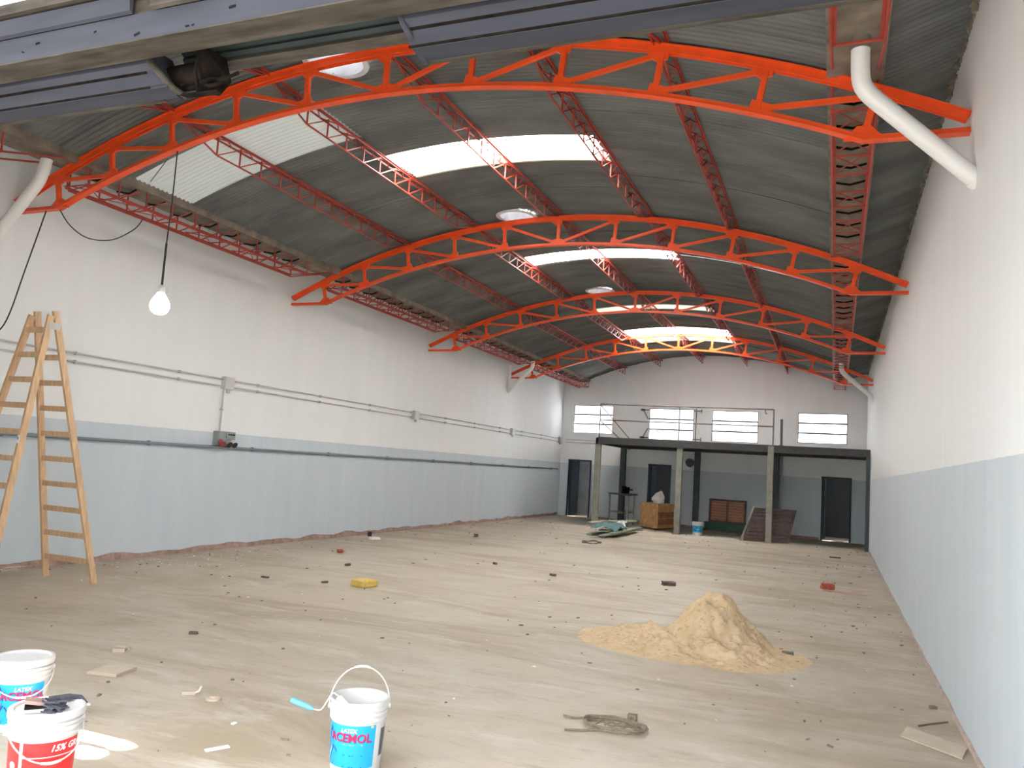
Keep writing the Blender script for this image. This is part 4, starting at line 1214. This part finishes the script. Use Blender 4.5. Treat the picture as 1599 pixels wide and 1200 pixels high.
for x, y in ((-6.80, 24.03), (-4.29, 24.05), (-1.71, 24.0)):
    o = MB().box((x - .08, y - .02, 0), (x + .08, y + .13, MZ - .012)).build('post', 'post', T)
    MB().box((x - .12, y - .06, 0), (x + .12, y + .17, .012)).build('base_plate', 'post', o)
MB().box((MX1 - .10, MY - .02, 0), (MX1, MY + .12, MZ - .19)).build('post', 'backpost', T)
for x in (-6.98, -4.33, -1.76):
    p = on_back(x, 0, -.22)
    MB().box((p.x - .09, p.y - .08, 0), (p.x + .09, p.y + .10, MZ - .15)).build('rear_post', 'backpost', T)
p = on_back(-1.60, 0, -.14); MB().tube([p, p + Vector((0, 0, 2.55))], .03, 8).build('drain_pipe', 'conduit', T, True)
Tr = thing('platform_railing', (-4.2, MY + .03, MZ), 'thin steel guard rail along the front edge of the platform', 'railing')
ry = MY + .03
for x in (-6.78, -4.34, -1.66):
    MB().tube([(x, ry, MZ), (x, ry, 3.775)], .02, 8).build('rail_post', 'steel', Tr, True)
for z, x0, x1 in ((3.775, -6.78, -1.66), (3.285, -6.78, -1.66)):
    MB().tube([(x0, ry, z), (x1, ry, z)], .02, 8).build('top_rail' if z > 3.5 else 'middle_rail', 'steel', Tr, True)
MB().tube([(-6.76, ry + .02, 3.72), (-5.86, ry + .10, MZ + .02)], .018, 8).build('brace', 'steel', Tr, True)
MB().tube([(-6.76, ry + .02, 3.25), (-6.18, ry + .10, MZ + .02)], .018, 8).build('brace', 'steel', Tr, True)
MB().tube(spline([(-1.88, ry, 3.775), (-1.90, ry, 3.72), (-1.88, ry, 3.65), (-1.84, ry, 3.66)], 4), .014, 6).build('hook', 'steel', Tr, True)
T = thing('upright_tube', (-1.44, MY + .1, MZ), 'short upright tube standing on the platform past the end of the rail', 'tube')
MB().tube([(-1.44, MY + .12, MZ + .02), (-1.45, MY + .12, 3.51)], .035, 10).build('tube_body', 'steel', T, True)
MB().box((-1.50, MY + .06, MZ + .02), (-1.38, MY + .18, MZ + .032)).build('foot_plate', 'steel', T)
# dark fan on the middle rear post
p = on_back(-4.52, 2.2, -.33)
T = thing('post_fan', p - Vector((0, 0, .12)), 'round dark fan clamped to the middle rear post under the platform', 'lamp')
d = Vector((-.35, -.9, -.2)).normalized()
MB().tube([p + d * -.05, p + d * .02, p + d * .12], [.06, .12, .15], 18).build('fan_shell', 'backpost', T, True)
MB().tube([p + d * .12, p + d * .125], [.15, .14], 18).build('fan_face', 'greylabel', T, True)
MB().bar(p, on_back(-4.36, 2.2, -.25), .04, .04).build('clamp_arm', 'backpost', T)

# ------------------------------------------------------------------ things stored under the platform
# work stand
T = thing('work_stand', (-6.5, 25.9, 0), 'tall thin-legged steel work stand under the platform', 'stand')
legs = [(-6.86, 26.0), (-6.10, 25.35), (-6.15, 26.45), (-6.45, 26.75)]
for x, y in legs:
    MB().bar((x, y, 0), (x, y, .98), .07 if y < 25.5 else .045, .05, (1, 0, 0)).build('leg', 'post', T)
MB().add([(-6.92, 25.98, .98), (-6.08, 25.28, .98), (-6.05, 26.5, .98), (-6.5, 26.85, .98), (-6.92, 25.98, 1.03), (-6.08, 25.28, 1.03), (-6.05, 26.5, 1.03), (-6.5, 26.85, 1.03)],
         [(0, 3, 2, 1), (4, 5, 6, 7), (0, 1, 5, 4), (1, 2, 6, 5), (2, 3, 7, 6), (3, 0, 4, 7)]).build('top_plate', 'backpost', T)
for a, b in ((0, 1), (1, 2), (2, 3), (3, 0)):
    MB().bar((*legs[a], .42), (*legs[b], .42), .035, .04).build('stretcher', 'post', T)
T = thing('bench_vise', (-6.35, 25.95, 1.03), 'rusty vise sitting on the work stand', 'vise')
MB().box((-6.45, 25.86, 1.03), (-6.23, 26.04, 1.10)).build('vise_base', 'rust', T)
MB().box((-6.43, 25.84, 1.10), (-6.34, 26.06, 1.27)).build('jaw', 'rust', T)
MB().box((-6.30, 25.86, 1.10), (-6.22, 26.04, 1.24)).build('jaw', 'rust', T)
MB().tube([(-6.34, 25.95, 1.16), (-6.10, 25.95, 1.16)], .022, 8).build('screw', 'rust', T)
# plywood box
bx0 = Vector((-5.77, 25.72, 0)); bx1 = Vector((-5.08, 25.15, 0)); bx2 = Vector((-4.80, 26.30, 0)); bx3 = bx2 + bx0 - bx1
def quadbox(pts, z0, z1):
    return MB().add([(p.x, p.y, z0) for p in pts] + [(p.x, p.y, z1) for p in pts], [(0, 3, 2, 1), (4, 5, 6, 7), (0, 1, 5, 4), (1, 2, 6, 5), (2, 3, 7, 6), (3, 0, 4, 7)])
cen = (bx0 + bx2) / 2
def grow(k): return [cen + (p - cen) * k for p in (bx0, bx1, bx2, bx3)]
T = thing('wooden_box', cen, 'orange-brown plywood box with overhanging lid in front of the second doorway', 'box')
quadbox(grow(1.0), .07, .68).build('carcass', 'crate', T)
quadbox(grow(1.05), .68, .80).build('lid', 'crate', T)
quadbox(grow(1.06), .045, .085).build('plinth', 'crate', T)
e1 = (bx1 - bx0); e2 = (bx2 - bx1)
for z in (.24, .46):
    p0 = bx1 + e2 * .02; p1 = bx1 + e2 * .98; o_ = e1.normalized() * .012
    MB().bar(p0 + o_ + Vector((0, 0, z)), p1 + o_ + Vector((0, 0, z)), .02, .17).build('side_board', 'brownwood', T)
for k in (0.05, .9):
    p0 = bx0 + e1 * k; MB().bar(p0, p0 + e2 * .98, .06, .09).build('skid', 'darkwood', T)
# bag
bm = bmesh.new(); bmesh.ops.create_icosphere(bm, subdivisions=4, radius=1.0)
bpos = bx0 + e1 * .72 + e2 * .30
vs = []
for v in bm.verts:
    n_ = v.co.normalized()
    k = 1 + .16 * noise.fractal(n_ * 2.3 + Vector((3, 1, 2)), .9, 2.1, 4)
    z = n_.z
    wd = 1.0 - .42 * max(0, z) - .05 * (1 - abs(z))
    p = Vector((n_.x * .21 * k * wd, n_.y * .19 * k * wd, z * .215 * k))
    p.x += .05 * max(0, z)
    p.z = max(p.z, -.17)
    vs.append(bpos + p + Vector((0, 0, .80 + .17)))
fs = [tuple(x.index for x in f.verts) for f in bm.faces]; bm.free()
T = thing('plastic_bag', bpos + Vector((0, 0, .80)), 'stuffed white plastic bag on top of the plywood box', 'bag')
MB().add(vs, fs).build('bag_body', 'bag', T, True)
MB().tube(spline([bpos + Vector((.04, 0, 1.14)), bpos + Vector((.08, -.03, 1.20)), bpos + Vector((.12, 0, 1.16)), bpos + Vector((.10, .02, 1.10))], 4), .016, 6).build('bag_loop', 'bag', T, True)
# slatted double shutter leaning upright on the end wall
def slatted(name, c0, ex, ez, W, Hh, cols, nsl, mat, fmat, lab, cat, th=.05, thick=.03, gap=.4):
    c0 = Vector(c0); ex = Vector(ex).normalized(); ez = Vector(ez).normalized(); ny = ex.cross(ez)
    T = thing(name, c0, lab, cat)
    rotm = Matrix((ex, ny, ez)).transposed()
    def bx(u0, u1, v0, v1, d0, d1, nm, mt):
        MB().obox(c0 + ex * (u0 + u1) / 2 + ez * (v0 + v1) / 2 + ny * (d0 + d1) / 2, (u1 - u0, d1 - d0, v1 - v0), rotm).build(nm, mt, T)
    bx(0, W, 0, th, 0, .05, 'frame_rail', fmat); bx(0, W, Hh - th, Hh, 0, .05, 'frame_rail', fmat)
    for k in range(cols + 1):
        u = (W - th) * k / cols
        bx(u, u + th, th, Hh - th, 0, .05, 'frame_stile', fmat)
    for k in range(cols):
        u0 = (W - th) * k / cols + th; u1 = (W - th) * (k + 1) / cols
        for j in range(nsl):
            v0 = th + (Hh - 2 * th) * j / nsl; v1 = th + (Hh - 2 * th) * (j + gap) / nsl
            bx(u0, u1, v0 + .004, v1, .012, .012 + thick, 'slat', mat)
    return T
ew = Vector((1, -.1328, 0)).normalized()
slatted('slatted_shutter', on_back(-3.87, 0.26, -.22), ew, (0, .12, 1), 1.22, .78, 2, 7, 'brownwood', 'darkwood', 'reddish-brown slatted wooden shutter leaning on the end wall', 'shutter', .07, .03, .86)
T = thing('green_bench', on_back(-3.2, 0, -.45), 'low dark green box bench under the slatted shutter', 'bench')
mb = MB(); q0 = on_back(-3.95, 0, -.62); q1 = on_back(-2.35, 0, -.62); q2 = on_back(-2.35, 0, -.15); q3 = on_back(-3.95, 0, -.15)
quadbox([q0, q1, q2, q3], .02, .25).build('bench_body', 'green', T)
quadbox([q0 + Vector((-.03, -.03, 0)), q1 + Vector((.03, -.03, 0)), q2, q3], .25, .275).build('bench_top', 'green', T)
for q in (q0, q1): MB().box((q.x - .05, q.y, 0), (q.x + .05, q.y + .3, .02)).build('runner', 'darksteel', T)
slatted('leaning_pallet', (-2.39, 24.05, 0.0), (1, .42, 0.0), (.19, .30, .94), 1.28, 1.0, 2, 8, 'darkwood', 'darkwood', 'dark weathered pallet leaning behind the third platform post', 'pallet', .07, .03, .84)
T = thing('prop_board', (-2.47, 23.95, 0), 'pale board propped along the side of the leaning pallet', 'board')
MB().bar((-2.45, 23.92, .0), (-2.13, 24.10, .98), .05, .03, (0, 1, 0)).build('board_body', 'post', T)
# pile of old planks
pil = [((920, 836), (985, 826), 'palegreen'), ((940, 841), (1004, 830), 'palegreen'), ((932, 833), (1000, 834), 'steel'), ((955, 842), (1008, 829), 'palegreen'), ((925, 831), (975, 838), 'palegreen'), ((918, 827), (962, 824), 'conduit'), ((930, 843), (955, 833), 'conduit'), ((950, 830), (990, 829), 'palegreen')]
lp = ['longest faded green plank at the outer edge of the scrap pile', 'faded green plank second from the outer edge of the scrap pile', 'grey plank lying across the scrap pile', 'narrow green plank pointing at the plywood box', 'short green plank at the ladder-side end of the scrap pile', 'pale lath lying behind the scrap pile', 'pale lath sticking out of the front of the scrap pile', 'green plank on the rear of the scrap pile']
for k, ((a, b, mt), lab) in enumerate(zip(pil, lp)):
    pa, pb = px(a), px(b); z = .02 + .037 * k
    dd = pb - pa
    if dd.length > 3.2: pb = pa + dd.normalized() * 3.2
    mb = MB(); mb.bar(pa + Vector((0, 0, z)), pb + Vector((0, 0, z + .01)), .16 if mt != 'conduit' else .05, .035)
    tag(mb.build('scrap_plank', mt), lab, 'plank', 'planks of the scrap pile')
# rag and white offcuts on the pile
c = px((944, 838)); vs = []; fs = []
for i in range(15):
    for j in range(15):
        u, v = i / 14 - .5, j / 14 - .5
        z = .33 + .09 * noise.noise(Vector((u * 5, v * 5, 1))) - .35 * (u * u + v * v)
        vs.append((c.x + u * .75, c.y + .4 + v * 1.2, max(.02, z)))
for i in range(14):
    for j in range(14): fs.append((i * 15 + j, (i + 1) * 15 + j, (i + 1) * 15 + j + 1, i * 15 + j + 1))
tag(MB().add(vs, fs).build('rag_cloth', 'teal', smooth=True), 'crumpled teal rag draped over the scrap pile', 'rag')
c = px((968, 834)); T = thing('white_profile', c, 'white plastic profiles sticking up from the scrap pile', 'profile')
MB().bar(c + Vector((-.35, .2, .20)), c + Vector((.12, .25, .33)), .09, .05).build('profile_bar', 'bag', T)
MB().bar(c + Vector((.02, .22, .33)), c + Vector((.16, .05, .06)), .05, .05).build('profile_bar', 'bag', T)
MB().bar(c + Vector((-.30, .1, .14)), c + Vector((-.10, .4, .30)), .10, .04).build('profile_bar', 'bag', T)
